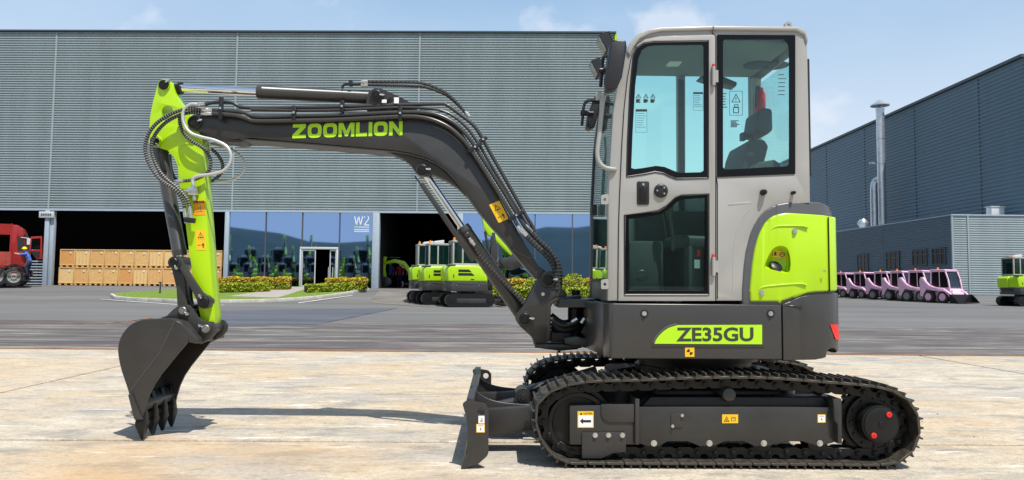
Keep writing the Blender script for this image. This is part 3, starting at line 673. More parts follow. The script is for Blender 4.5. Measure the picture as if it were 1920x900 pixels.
def decal(parent, corners, Y, kind, name='warning_decal'):
    """flat sticker: four photo corners (tl, tr, br, bl) on the plane Y"""
    tl, tr, br, bl = [W(a, c, Y - .0015) for a, c in corners]; ex_, ez_ = tr - tl, bl - tl; b = MB()
    def q(u, v, k): return tl + ex_ * u + ez_ * v + Vector((0, -.0004 * k, 0))
    def rect(u0, v0, u1, v1, m, k): b.add([q(u0, v0, k), q(u1, v0, k), q(u1, v1, k), q(u0, v1, k)], [(0, 1, 2, 3)], m)
    def tri(u, v, w, h, m, k): b.add([q(u, v - h / 2, k), q(u + w / 2, v + h / 2, k), q(u - w / 2, v + h / 2, k)], [(0, 1, 2)], m)
    def fig(u, v, s, m, k): rect(u - .04 * s, v - .1 * s, u + .05 * s, v + .2 * s, m, k); rect(u - .02 * s, v - .2 * s, u + .04 * s, v - .12 * s, m, k); rect(u - .14 * s, v + .12 * s, u + .16 * s, v + .17 * s, m, k)
    if kind == 'caution':
        rect(0, 0, 1, 1, 0, 0); rect(.05, .25, .95, .95, 1, 1); tri(.22, .14, .18, .16, 2, 1)
        vf = text2d('CAUTION', .03); put2d(b, vf, q(.36, .20, 1), ex_ * .56, -ez_ * .12, 2)
        b.add([q(.14, .6, 2), q(.34, .42, 2), q(.34, .53, 2), q(.84, .53, 2), q(.84, .68, 2), q(.34, .68, 2), q(.34, .78, 2)], [(0, 1, 2, 3, 4, 5, 6)], 2)
    elif kind == 'wide':
        rect(0, 0, 1, 1, 0, 0); tri(.28, .52, .36, .66, 2, 1); tri(.28, .56, .24, .44, 0, 2); fig(.28, .6, .6, 2, 3); rect(.56, .3, .84, .36, 3, 1); rect(.56, .3, .6, .76, 3, 1); rect(.8, .3, .84, .76, 3, 1); rect(.56, .7, .84, .76, 3, 1); rect(.64, .44, .78, .5, 3, 1)
    elif kind == 'tall':
        rect(0, 0, 1, 1, 0, 0); tri(.5, .26, .66, .3, 2, 1); tri(.5, .275, .46, .2, 0, 2); fig(.5, .3, .45, 2, 3); rect(.12, .49, .88, .5, 2, 1); rect(.2, .74, .55, .765, 2, 1); tri(.2, .752, .12, .07, 2, 1); rect(.64, .64, .74, .68, 2, 1); rect(.6, .69, .8, .78, 2, 1); rect(.63, .78, .69, .9, 2, 1); rect(.72, .78, .77, .9, 2, 1)
    elif kind == 'orange':
        rect(0, 0, 1, 1, 0, 0); rect(.06, .05, .94, .2, 2, 1); tri(.2, .125, .16, .12, 0, 2); rect(.4, .1, .86, .15, 0, 2); rect(.15, .75, .8, .78, 3, 1); rect(.6, .35, .64, .75, 3, 1); rect(.3, .5, .6, .54, 3, 1)
    elif kind == 'white':
        rect(0, 0, 1, 1, 0, 0); rect(.08, .08, .92, .92, 1, 1); fig(.5, .55, .8, 2, 2); rect(.2, .18, .8, .23, 3, 2)
    elif kind == 'hook':
        rect(0, 0, 1, 1, 1, 0); rect(.5, .3, .6, .55, 2, 1); rect(.4, .7, .62, .78, 2, 1); rect(.34, .55, .44, .75, 2, 1); rect(.58, .55, .68, .75, 2, 1)
    elif kind == 'target':
        rect(0, 0, 1, 1, 0, 0)
        for a0 in (0, math.pi): b.add([q(.5, .5, 1)] + [q(.5 + .34 * math.cos(a0 + t * math.pi / 12), .5 + .34 * math.sin(a0 + t * math.pi / 12), 1) for t in range(7)], [tuple(range(8))], 2)
    elif kind == 'info':
        rect(0, 0, 1, 1, 0, 0); rect(.04, .15, .1, .85, 2, 1)
        b.add([q(.72 + .2 * math.cos(t * .5236), .5 + .36 * math.sin(t * .5236), 1) for t in range(12)], [tuple(range(12))], 3); b.add([q(.72 + .13 * math.cos(t * .5236), .5 + .24 * math.sin(t * .5236), 2) for t in range(12)], [tuple(range(12))], 0)
        rect(.62, .46, .82, .54, 2, 3); rect(.18, .3, .3, .8, 2, 1); rect(.3, .6, .42, .68, 2, 1); rect(.18, .25, .42, .31, 2, 1)
    return b.build(name, ['yellow', 'white', 'ink', 'trim'] if kind != 'orange' else [mat('orange_print', (.8, .36, .01), .5), 'white', 'ink', 'trim'], parent, smooth=False)

# ---------------------------------------------------------------- crawler tracks
outer_px = [(1200, 713.5), (1280, 710), (1381, 708), (1453, 710), (1540, 716.5), (1612, 722), (1660, 729), (1695, 743), (1717, 768), (1725, 800), (1719, 836), (1694, 861), (1658, 873), (1500, 875.5), (1300, 875.5), (1093, 874), (1057, 866), (1029, 847), (1012, 818), (1004, 783), (1008, 757), (1025, 739), (1050, 727), (1080, 719), (1125, 715)]
trk = [Vector(xz(a, c, YN)) for a, c in outer_px]
for v in trk:
    v.y = max(v.y, .030)
cl = crom([Vector((v.x, v.y)) for v in trk], 10, True)
def resample(pts, n):
    P = pts + [pts[0]]; L_ = [0]
    for a, c in zip(P, P[1:]): L_.append(L_[-1] + (c - a).length)
    out = []; i = 0
    for k in range(n):
        s = L_[-1] * k / n
        while L_[i + 1] < s: i += 1
        out.append(P[i].lerp(P[i + 1], (s - L_[i]) / (L_[i + 1] - L_[i] + 1e-9)))
    return out, L_[-1]
NS = 47; sp, plen = resample(cl, NS); pitch = plen / NS
# one shoe: plate, two grousers, rounded leading lip; local x along the run, z outward, y across
sb = MB(); hp = pitch * .5; sb.prism([(-hp * .93, -.006), (-hp * .93, .008), (hp * .80, .008), (hp * 1.02, .002), (hp * 1.0, -.008), (hp * .8, -.006)], 0, .30)
for gx in (-hp * .72, hp * .30): sb.prism([(gx - .0065, .0085), (gx - .0045, .029), (gx + .0045, .029), (gx + .0065, .0085)], .002, .298)
for yy in (.07, .19):
    for gx in (-.02, .02): sb.cyl((gx, yy, .008), (gx, yy, .014), .008, n=6)
shoe_me = sb.mesh('track_shoe', [M['shoe']], bev=.0015, seg=1)
# one chain link: two scalloped side plates, bush and bolts
lb = MB(); hl = hp * 1.12
lpf = [(-hl, -.012), (-hl * .8, -.028), (-hl * .35, -.030), (-hl * .1, -.022), (hl * .25, -.034), (hl * .7, -.046), (hl, -.030), (hl * .8, -.064), (hl * .25, -.072), (-hl * .3, -.066), (-hl * .85, -.058), (-hl * 1.05, -.04)]
lpf = [(-hl * .95, -.014), (-hl * .55, -.012), (-hl * .42, -.03), (-hl * .1, -.034), (hl * .16, -.03), (hl * .3, -.010), (hl * .9, -.010), (hl * .95, -.062), (hl * .55, -.074), (-hl * .55, -.074), (-hl, -.06)]
for yy in (.095, .185): lb.prism(lpf, yy, yy + .022)
lb.cyl((hl * .55, .085, -.045), (hl * .55, .215, -.045), .017, n=10); lb.cyl((hl * .55, .078, -.045), (hl * .55, .09, -.045), .011, n=8)
link_me = lb.mesh('chain_link', [M['blacksteel']], bev=.0015, seg=1)
sprk = Vector(xz(1629, 788, YN + .16)); idl = Vector(xz(1084, 793, YN + .12))
def make_track(side):
    y0 = YN if side == 0 else 2 * YC - YN - .30
    def yy(v): return y0 + (v if side == 0 else .30 - v)      # v measured from the outer face inwards
    root = MB(); Yf = YN + .06
    body = pls([(1195, 763), (1566, 763), (1572, 800), (1572, 820), (1560, 833), (1545, 833), (1530, 838), (1200, 838), (1195, 833)], Yf)
    body = pls([(1196, 763), (1576, 763), (1576, 824), (1560, 831), (1532, 837), (1505, 828), (1470, 828), (1440, 837), (1415, 837), (1395, 828), (1360, 828), (1338, 837), (1312, 837), (1290, 828), (1252, 828), (1236, 837), (1214, 837), (1196, 831)], Yf)
    root.prism(body, min(yy(.06), yy(.20)), max(yy(.06), yy(.20)))
    t = root.build('crawler_track', 'dark', ex, bev=.006, seg=2)
    def part(b, name, m, bev=.003, **k): return b.build(name, m, t, bev=bev, **k)
    def P_(pts, a, c, name, m, bev=.004, Y=None): return part(MB().prism(pls(pts, Y or (YN + a)), min(yy(a), yy(c)), max(yy(a), yy(c))), name, m, bev)
    P_([(1068, 760), (1192, 760), (1192, 834), (1068, 834)], .055, .15, 'track_tensioner_cover', 'dark', .005)
    P_([(1127, 758), (1190, 758), (1190, 792), (1142, 792), (1131, 786), (1127, 776)], .046, .055 - .0005, 'tensioner_hatch', 'dark', .003)
    P_([(1091, 811), (1174, 811), (1174, 848), (1150, 850), (1128, 860), (1091, 860)], .04, .0545, 'lower_guard', 'dark', .004)
    P_([(1191, 748), (1199, 748), (1199, 834), (1191, 834)], .035, .20, 'frame_rib', 'dark', .003)
    P_([(1562, 750), (1568, 747), (1578, 748), (1579, 832), (1571, 832), (1571, 795), (1566, 790)], .02, .19, 'guard_rib', 'dark', .003)
    P_([(1258, 776), (1281, 776), (1281, 802), (1258, 802)], .054, .0595, 'inspection_cover', 'dark', .003)
    fr = MB(); fr.prism(pls([(1075, 771), (1600, 771), (1600, 820), (1075, 820)], YN + .12), min(yy(.12), yy(.24)), max(yy(.12), yy(.24)))
    fr.prism(pls([(1200, 764), (1560, 764), (1540, 744), (1220, 744)], YN + .1), min(yy(.09), yy(.22)), max(yy(.09), yy(.22))); part(fr, 'track_beam', 'blacksteel', .005)
    # idler, sprocket, rollers
    b = MB(); s = -1 if side == 0 else 1; c = Vector((idl.x, yy(.15), idl.y)); ri = .185
    b.lathe(c, (0, s, 0), [(-.06, 0), (-.06, ri * .95), (-.045, ri), (-.02, ri), (-.02, ri * 1.12), (.02, ri * 1.12), (.02, ri), (.045, ri), (.06, ri * .96), (.06, ri * .84), (.03, ri * .80), (.03, ri * .3), (.07, ri * .28), (.07, 0)], 40); part(b, 'idler_wheel', 'blacksteel', .0)
    b = MB(); c = Vector((sprk.x, yy(.15), sprk.y)); rs = .165
    b.lathe(c, (0, s, 0), [(-.05, 0), (-.05, rs), (-.02, rs), (-.02, rs * 1.16), (.02, rs * 1.16), (.02, rs), (.05, rs * .98), (.05, .1), (.05, 0)], 40)
    for k in range(21):
        a = 2 * math.pi * k / 21; p = Vector((c.x + math.cos(a) * rs * 1.16, 0, c.z + math.sin(a) * rs * 1.16)); q = Vector((c.x + math.cos(a) * rs * 1.30, 0, c.z + math.sin(a) * rs * 1.30)); p.y = q.y = c.y; b.obox(p, q, .035, .04, up=(0, 1, 0), taper=.6)
    for k in range(12): a = 2 * math.pi * k / 12; b.cyl((c.x + math.cos(a) * .138, c.y + s * .05, c.z + math.sin(a) * .138), (c.x + math.cos(a) * .138, c.y + s * .06, c.z + math.sin(a) * .138), .009, n=6)
    part(b, 'sprocket', 'blacksteel', 0)
    b = MB(); b.lathe(c, (0, s, 0), [(.05, .112), (.10, .112), (.125, .107), (.125, .097), (.132, .097), (.134, .093), (.134, .018), (.138, .016), (.138, 0)], 40); part(b, 'drive_hub', 'blacksteel', 0)
    for (dx, dz) in ((.045, .058), (-.046, -.060)):
        b = MB(); b.lathe((c.x + dx, c.y + s * .134, c.z + dz), (0, s, 0), [(0, .016), (.006, .016), (.008, .013), (.008, .006), (.004, .006), (.004, 0)], 16); part(b, 'hub_plug', 'red', 0)
    for px in (1226, 1330, 1432, 1537):
        p = W(px, 842, YN + .06); b = MB(); cc = Vector((p.x, yy(.15), .135)); b.lathe(cc, (0, 1, 0), [(-.07, 0), (-.07, .03), (-.065, .058), (-.03, .06), (-.03, .046), (.03, .046), (.03, .06), (.065, .058), (.07, .03), (.07, 0)], 20); part(b, 'track_roller', 'blacksteel', 0)
        if side == 0: bolt(t, px, 831, YN + .058, .0135)
    if side == 0:
        for px in (1116, 1141, 1167): bolt(t, px, 816, YN + .04, .011)
        for (px, py) in ((1279, 779), (1261, 799)): bolt(t, px, py, YN + .054, .007)
        decal(t, ((1083, 771), (1113, 771), (1113, 802), (1083, 802)), YN + .055, 'caution')
        decal(t, ((1354, 777), (1384, 777), (1384, 793.5), (1354, 793.5)), YN + .06, 'wide')
        decal(t, ((1533, 777), (1548, 777), (1548, 792.5), (1533, 792.5)), YN + .06, 'white')
    p = W(1365, 739, YN + .08); b = MB(); b.lathe((p.x, yy(.05), p.z), (0, -s, 0), [(0, 0), (0, .03), (.004, .037), (.02, .04), (.10, .04), (.14, .05), (.16, .05), (.16, 0)], 24); part(b, 'carrier_roller', 'dark', 0)
    for k in range(NS):
        a, c_ = sp[k], sp[(k + 1) % NS]; mid = (a + c_) / 2; d = (c_ - a).normalized(); n_ = Vector((-d.y, d.x))     # run goes clockwise in the photo; outward normal
        if n_.dot(mid - Vector((1.33, .27))) < 0: n_ = -n_
        X = Vector((d.x, 0, d.y)); Z = Vector((n_.x, 0, n_.y)); Yv = Vector((0, 1, 0)) if True else None
        mt = Matrix(((X.x, 0, Z.x, mid.x), (0, 1, 0, y0), (X.z, 0, Z.z, mid.y), (0, 0, 0, 1)))
        place('track_shoe', shoe_me, t, mt); place('chain_link', link_me, t, mt)
    return t
make_track(0); make_track(1)
# ---------------------------------------------------------------- undercarriage centre and slew ring
SX = 1.33
b = MB(); b.plan(fillet([(.75, YC - .42), (1.9, YC - .42), (1.9, YC + .42), (.75, YC + .42)], .2), .24, .47); b.box(.95, 1.7, YN + .2, YC - .42, .27, .42); b.box(.95, 1.7, YC + .42, 2 * YC - YN - .2, .27, .42)
b.build('car_body', 'blacksteel', ex, bev=.015)
b = MB(); b.lathe((SX, YC, .46), (0, 0, 1), [(0, 0), (0, .40), (.05, .40), (.05, .37), (.09, .37), (.09, .41), (.145, .41), (.145, 0)], 48); b.build('slew_ring', 'blacksteel', ex)

# ---------------------------------------------------------------- dozer blade
YBL = YN - .02; YBF = 2 * YC - YBL
bl = [Vector(p) for p in pls([(878, 757), (879, 775), (881, 800), (880, 830), (875, 855), (868, 880)], YBL)]
bl[-1].y = .006
prof = [(p.x, p.y) for p in crom(bl, 4)]; th = .016
b = MB(); b.prism(prof + [(p[0] + th, p[1]) for p in reversed(prof)], YBL + .014, YBF - .014)
blade = b.build('dozer_blade', 'dark', ex, bev=.002, seg=1)
side = fillet(pls([(867, 757), (875, 751), (909, 757), (916, 766), (916, 853), (898, 869), (868, 881.5), (876, 842), (877, 802), (873, 778)], YBL), [.012, .02, .02, .02, .05, .03, 0, .1, .1, .08])
side = [(x, max(z, .004)) for x, z in side]
for y0 in (YBL, YBF - .014):
    hc = xz(902, 771, YBL); o = MB().prism(side, y0, y0 + .014, holes=[circ(hc[0], hc[1], .021, 18)]).build('end_plate', 'dark', blade, bev=.0)
tb = MB(); p0, p1 = prof[0], prof[0]
tb.obox((prof[0][0] + .012, YBL + .014, prof[0][1] + .004), (prof[0][0] + .012, YBF - .014, prof[0][1] + .004), .045, .05); tb.build('top_rail', 'dark', blade, bev=.006)
tb = MB(); q = prof[-1]; tb.prism([(q[0] - .012, .004), (q[0] + .02, .004), (q[0] + .026, .075), (q[0] + .012, .08)], YBL - .004, YBF + .004); tb.build('cutting_edge', 'dark', blade, bev=.003)
for (px0, py0, py1) in ((900, 792, 860),):
    pass
AY0 = YC - .40
for ys_a in (AY0, 2 * YC - AY0 - .12):
    b = MB(); A = pls([(890, 768), (1010, 761), (1045, 770), (1045, 806), (1003, 810), (990, 808), (890, 822)], AY0); b.prism(A, ys_a, ys_a + .12); b.build('push_arm', 'dark', blade, bev=.012)
    g_ = crom([Vector(v) for v in pls([(884, 720), (905, 740), (940, 752), (1000, 757)], AY0 + .1)], 5); g_ = [(p.x, p.y) for p in g_]; base = pls([(1000, 772), (884, 790)], AY0 + .1)
    b = MB().prism(g_ + base, ys_a + .05, ys_a + .066); b.build('gusset', 'dark', blade, bev=.002, seg=1)
p = W(981, 745, 4.93); b = MB(); b.lathe((p.x, 4.93, p.z), (0, 1, 0), [(0, 0), (0, .02), (.004, .022), (.004, .034), (.012, .036), (.012, .056), (.2, .056), (.2, 0)], 24); cy = b.build('blade_cylinder', 'dark', ex, bev=.0)
q = W(1120, 694, 4.98); b = MB(); b.obox(W(990, 741, 4.99) + Vector((0, .04, 0)), W(1010, 733, 4.99) + Vector((0, .04, 0)), .09, .1); b.build('cylinder_eye', 'dark', cy, bev=.015)
b = MB(); b.cyl(W(1008, 733, 5.03), W(1120, 700, 5.03), .052, n=20); b.build('barrel', 'dark', cy)
b = MB(); b.prism(pls([(930, 757), (965, 750), (1000, 752), (985, 775), (935, 772)], 4.98), 4.96, 5.1); b.build('cylinder_lug', 'dark', cy, bev=.008)
b = MB(); b.tube(crom([W(992, 733, 4.98), W(1002, 728, 4.97), W(1030, 716, 5.0), W(1120, 705, 5.0)], 6), .011, 8); b.tube(crom([W(1108, 716, 4.9), W(1140, 700, 4.95), W(1190, 690, 5.0)], 6), .012, 8); b.build('blade_hose', 'hose', cy)
decal(blade, ((897, 779.5), (908.5, 779.5), (908.5, 794), (897, 794)), YBL, 'hook'); decal(blade, ((893, 795), (909, 795), (909, 811), (893, 811)), YBL, 'white')

# ---------------------------------------------------------------- upper structure: skirt and counterweight
YS = YN + .05; YSF = 2 * YC - YS
X0 = xz(1144, 620, YS)[0]; XS = xz(1467, 620, YS)[0]
zb = xz(1300, 673.5, YS)[1]; zt = xz(1300, 570, YS)[1]
b = MB(); b.plan(fillet([(X0, YS), (XS - .003, YS), (XS - .003, YSF), (X0 + .1, YSF), (X0 - .02, YC + .35), (X0 - .02, YS + .12)], [.03, 0, 0, .2, .05, .05]), zb, zt)
skirt = b.build('side_skirt', 'dark2', ex, bev=.008, seg=3)
def rear(off=0):
    """plan of the rounded tail, offset inwards"""
    P = [(XS + .004, YS), (1.78, YS + .006), (1.92, YS + .028), (2.0, YS + .072), (2.048, YS + .14), (2.085, YS + .27), (2.115, YC - .25), (2.13, YC)]
    P = crom([Vector(p) for p in P], 4); P = [(p.x - off * (.9 if i > 4 else .0), p.y + off) for i, p in enumerate(P)]
    return P + [(x, 2 * YC - y) for x, y in reversed(P[:-1])]
def ztab(tab, Y): return [xz(a, c, Y) for a, c in tab]
ct = ztab([(1467, 570), (1478, 568), (1490, 561), (1504, 556), (1525, 552.5), (1550, 551), (1580, 550)], YS); cb = ztab([(1467, 675.5), (1530, 675), (1555, 671), (1575, 662)], YS)
Pr = [(lerp(XS + .004, 1.78, k / 8), YS + .012 * (k / 8) ** 2) for k in range(8)] + rear()[4:-4] + [(lerp(1.78, XS + .004, k / 7), YSF) for k in range(8)]
b = MB(); b.plan(Pr, lambda x, y: interp(cb, x), lambda x, y: interp(ct, x)); cw = b.build('counterweight', 'dark2', ex, bev=.010, seg=3, ang=50)
p = W(1559, 664, YS + .06); k1 = MB().lathe((p.x, YS - .1, p.z - .01), (0, 1, 0), [(0, 0), (0, .048), (.36, .048), (.36, 0)], 24).build('cutter', 'dark2')
boolean(cw, [k1])
# thin bright crease and panel gap
b = MB(); a0, a1 = W(1222, 648.5, YS - .002), W(1432, 649.5, YS - .002); b.obox(a0, a1, .006, .005, up=(0, 0, 1)); b.build('decal_ledge', 'dark2', skirt)
b = MB(); a0, a1 = W(1469, 573.5, YS + .001), W(1506, 573.5, YS + .001); b.obox(a0, a1, .006, .006); b.build('crease', 'dark2', cw, bev=.002, seg=1)
for px in (1208, 1445):
    b = MB(); p = W(px, 588, YS); b.lathe(p, (0, -1, 0), [(0, 0), (0, .024), (.003, .024), (.003, .017), (-.0, .014)], 20); b.build('bolt_seat', 'black', skirt); bolt(skirt, px, 588, YS - .002, .0105)
# model plate
YD = YS - .0022
pd = crom([Vector(v) for v in pls([(1227, 644.5), (1232, 634), (1243, 622), (1256, 613.5), (1270, 609.5)], YD)], 4); pd = [(p.x, p.y) for p in pd] + pls([(1429, 609), (1429, 645.5)], YD)
plate = MB().prism(pd, YD, YS - .0003).build('model_plate', 'lime_print', ex)
fr = MB(); q = [Vector((x, YS - .001, z)) for x, z in [(p[0] - .006, p[1] + .006) for p in pd[:-2]]]; fr.tube(q, .005, 6); fr.build('plate_rim', 'trim', plate)
b = MB(); o = W(1268, 640.5, YD - .001); e = W(1413, 640, YD - .001); tpt = W(1268, 614, YD - .001); put2d(b, text2d('ZE35GU', .03), o, e - o, Vector((0, 0, tpt.z - o.z))); b.build('model_lettering', mat('dark_lettering', (.035, .04, .03), .5), plate, smooth=False)
decal(skirt, ((1284.5, 651.5), (1302, 651.5), (1302, 669), (1284.5, 669)), YS, 'target')
def pxo(x, y): v = Vector((x, y, .8)) - CAM; return PX + F * v.dot(RGT) / v.dot(FWD)
rf = MB(); arc = [q for q in crom([Vector(q) for q in rear()[8:24]], 3) if q.y < YC - .25 and 1554 < pxo(q.x, q.y)]; zr0, zr1 = xz(1560, 638, YS)[1], xz(1560, 609, YS)[1]
arc = arc[:max(3, len(arc) // 2)]; na = len(arc); v = [(q.x + .003, q.y - .004, zr1) for q in arc[:max(2, na * 2 // 3)]]; m_ = len(v); v += [(q.x + .003, q.y - .004, zr0) for q in arc[na - m_:]]
rf.add(v, [(i, i + 1, m_ + i + 1, m_ + i) for i in range(m_ - 1)]); rf.build('rear_reflector', 'red', cw, smooth=False)

# ---------------------------------------------------------------- engine hood, its grey surround and fuel recess
def hoodplan(off, n=12):
    xa = xz(1392, 470, YS)[0]; P = [(lerp(xa, 1.72, k / 26), YS + off) for k in range(26)] + [(p[0] - .012 - off * .9, p[1] + off) for p in rear()[4:16]]
    return P + [(x, 2 * YC - y) for x, y in reversed(P)]
def zin(tab): return lambda x, y: interp(tab, x)
trim_t = ztab([(1392, 564), (1394.5, 510), (1399, 475), (1408, 438), (1420, 412), (1436, 394), (1455, 383), (1480, 378.5), (1520, 377), (1550, 377), (1565, 382), (1572, 390)], YS)
bottom = ztab([(1390, 566.5), (1462, 566.5), (1476, 563), (1490, 556.5), (1504, 552), (1525, 549), (1580, 547)], YS)
b = MB(); b.plan(hoodplan(.012), zin([(x, z - .03) for x, z in bottom]), zin(trim_t)); tr = b.build('hood_surround', 'trim', ex, bev=.012, seg=3, ang=50)
xa = xz(1406, 480, YS)[0]
lime_t = ztab([(1406, 562), (1408, 520), (1413, 480), (1420, 450), (1430, 425), (1442, 410), (1456, 402), (1475, 399), (1552, 402), (1565, 403.5), (1580, 404)], YS)
Pl = [(lerp(xa, 1.74, k / 22), YS - .002) for k in range(22)] + [(p[0] - .002, p[1]) for p in rear()[5:15]]; Pl = Pl + [(x, 2 * YC - y) for x, y in reversed(Pl)]
b = MB(); b.plan(Pl, zin([(x, z + .004) for x, z in bottom]), zin(lime_t)); hood = b.build('engine_hood', 'lime', ex, bev=.011, seg=3, ang=50)
rc = [Vector(v) for v in pls([(1434, 503), (1438, 486), (1448, 468), (1461, 461), (1475, 465), (1481, 480), (1482, 500), (1477, 513), (1455, 508)], YS)]
rc = [(p.x, p.y) for p in crom(rc, 4, True)]
cx_, cz_ = sum(p[0] for p in rc) / len(rc), sum(p[1] for p in rc) / len(rc)
cut = MB(); n = len(rc); rows_ = [(-.05, 1.12), (0, 1.0), (.03, .9), (.06, .72), (.07, .4)]; vv = []
for dy, k in rows_: vv += [(cx_ + (x - cx_) * k + .018 * max(dy, 0) / .07, YS + dy, cz_ + (z - cz_) * k + .03 * max(dy, 0) / .07 * 0) for x, z in rc]
ff = [(r_ * n + i, r_ * n + (i + 1) % n, (r_ + 1) * n + (i + 1) % n, (r_ + 1) * n + i) for r_ in range(4) for i in range(n)] + [tuple(reversed(range(n))), tuple(range(4 * n, 5 * n))]
cut.add(vv, ff); k1 = cut.build('cutter', 'lime'); k2 = link('cutter', k1.data.copy()); k2.scale = (1.0, 1, 1.0); bpy.context.view_layer.update(); boolean(tr, [k2]); boolean(hood, [k1])
bw = MB(); vv2 = [(cx_ + (x - cx_) * 1.0, y, cz_ + (z - cz_) * 1.0) for x, y, z in vv[n:]]; bw.add(vv2, [(r_ * n + i, r_ * n + (i + 1) % n, (r_ + 1) * n + (i + 1) % n, (r_ + 1) * n + i) for r_ in range(3) for i in range(n)] + [tuple(range(3 * n, 4 * n))]); bw.xform(Matrix.Translation((0, -.0012, 0))); bw.build('filler_recess', 'lime', hood)
p = W(1456, 499, YS + .035); b = MB(); ax = Vector((.25, -.75, .6)); b.lathe(p - ax.normalized() * .03, ax, [(-.01, 0), (-.01, .03), (.012, .03), (.012, .037), (.03, .037), (.035, .03), (.035, 0)], 22); cap = b.build('fuel_cap', 'black', hood)
decal(hood, ((1448, 468), (1475, 472), (1473, 485), (1446, 481)), YS + .058, 'info')
for (px, py) in ((1490, 433.5), (1428, 549)): bolt(hood, px, py, YS - .003, .012)
b = MB(); p = W(1546, 508, YS); b.lathe(p + Vector((0, .002, 0)), (0, -1, 0), [(0, .008), (.006, .007), (.006, 0)], 12); b.build('bolt', 'zinc', hood)
xg = xz(1553.5, 470, YS + .04)[0]; b = MB()
for k in range(12):
    pass
b.box(xg - .0018, xg + .0018, YS + .0295, YS + .05, xz(1554, 547, YS)[1], xz(1552, 406, YS)[1]); b.build('panel_gap', 'ink', hood)
for (p0, p1) in (((1424, 537), (1512, 532)), ((1447, 424), (1515, 423.5))): MB().tube(crom([W(p0[0], p0[1] + 6, YS + .002), W(p0[0] + 12, p0[1], YS - .001), W(p1[0] - 15, p1[1], YS - .001), W(p1[0], p1[1] + 3, YS + .003)], 6), .006, 8).build('hood_crease', 'lime', hood)

# ---------------------------------------------------------------- cab
YK = YS + .02; YKF = YK + .86
co = [(1140, 564), (1141, 362), (1145, 285), (1150, 211), (1162, 138), (1172, 103), (1180, 82), (1192, 67), (1212, 58), (1240, 55), (1336, 53), (1492, 54), (1508, 61), (1513.5, 76), (1516, 200), (1518, 310), (1519, 380), (1462, 384), (1436, 398), (1416, 428), (1404, 470), (1397, 520), (1394, 564)]
win_r = fillet(pls([(1345, 66), (1490, 66), (1490, 325), (1345, 331)], YK), [.015, .015, .015, .015])
door_hole = fillet(pls([(1176, 545), (1178, 340), (1188, 150), (1197, 95), (1214, 82), (1240, 77), (1334, 75), (1334, 545)], YK), [.02, 0, 0, .05, .03, 0, .01, .02])
b = MB(); b.prism(pls(co, YK), YK, YK + .055, holes=[win_r, door_hole]); cab = b.build('cab', 'grey', ex, bev=.004, seg=2, ang=30)
# far side wall with one large window
coF = [xz(a, c, YK) for a, c in co]
far_h = fillet(pls([(1190, 545), (1192, 330), (1200, 130), (1210, 92), (1225, 86), (1305, 82), (1305, 330), (1305, 545)], YK), [.02, 0, 0, .04, .03, .02, .02, .02])
far_h1 = fillet(pls([(1180, 330), (1183, 250), (1196, 120), (1206, 92), (1225, 82), (1287, 80), (1290, 332), (1290, 392), (1182, 392)], YK), [0, 0, 0, .04, .03, .03, 0, .03, .03])
far_h2 = fillet(pls([(1309, 80), (1430, 80), (1480, 84), (1482, 380), (1309, 392)], YK), [.03, 0, .03, .03, .03])
YFW = YKF - .045; rear_q = lambda px, py: xz(px, py, YFW)
far_h1 = fillet([rear_q(1150, 352), rear_q(1154, 250), rear_q(1166, 160), rear_q(1180, 138), rear_q(1200, 132), rear_q(1270, 131), rear_q(1271, 352)], [.02, 0, 0, .03, .03, .02, .03])
far_h2 = fillet([rear_q(1285, 131), rear_q(1396, 131), rear_q(1406, 140), rear_q(1408, 345), rear_q(1285, 350)], [.02, .02, .02, .03, .03])
b = MB(); b.prism(coF, YKF - .045, YKF, holes=[far_h1, far_h2]); b.build('cab_side_wall', 'grey', cab, bev=.003, seg=1, ang=30)
for h in (far_h1, far_h2): MB().prism(h, YKF - .02, YKF - .014).build('far_window', 'glassfar', cab)
bp = MB(); xq = xz(1278, 300, YKF - .06)[0]; bp.box(xq - .018, xq + .018, YKF - .065, YKF - .047, xz(1300, 560, YK)[1], xz(1300, 80, YK)[1]); bp.build('far_pillar', 'black', cab)
# roof: rounded panel across the cab
zr = xz(1340, 50, YK)[1]; rtop = [(1174, 98), (1182, 80), (1194, 65), (1214, 55.5), (1240, 51.5), (1336, 49), (1495, 50.5), (1510, 58), (1515, 76)]
up = pls(rtop, YK); dn = [(x + (.02 if i < 4 else (-.012 if i > 5 else 0)), z - .028) for i, (x, z) in enumerate(up)]
b = MB(); b.prism(up + list(reversed(dn)), YK - .012, YKF + .012); b.build('cab_roof', 'grey', cab, bev=.012, seg=3, ang=50)
b = MB(); x0, z0 = xz(1215, 68, YK); x1, _ = xz(1496, 80, YK); b.box(x0, x1, YK + .058, YKF - .048, z0 - .012, z0 + .022); b.build('headliner', 'inner', cab, bev=.01)
b = MB(); x0 = xz(1336.5, 60, YK)[0]; b.box(x0 - .003, x0 + .003, YK - .0145, YK + .05, xz(1336, 64, YK)[1], zr - .002); b.build('roof_seam', 'trim', cab)
p = W(1482, 46, YK); b = MB(); hh = [(x, z) for x, z in circ(p.x, p.z + .008, .0085, 12)]; b.prism(fillet([(p.x - .022, p.z - .02), (p.x + .022, p.z - .02), (p.x + .022, p.z + .02), (p.x, p.z + .032), (p.x - .022, p.z + .02)], .014), YK + .03, YK + .05, holes=[hh]); b.build('lifting_eye', 'grey', cab)
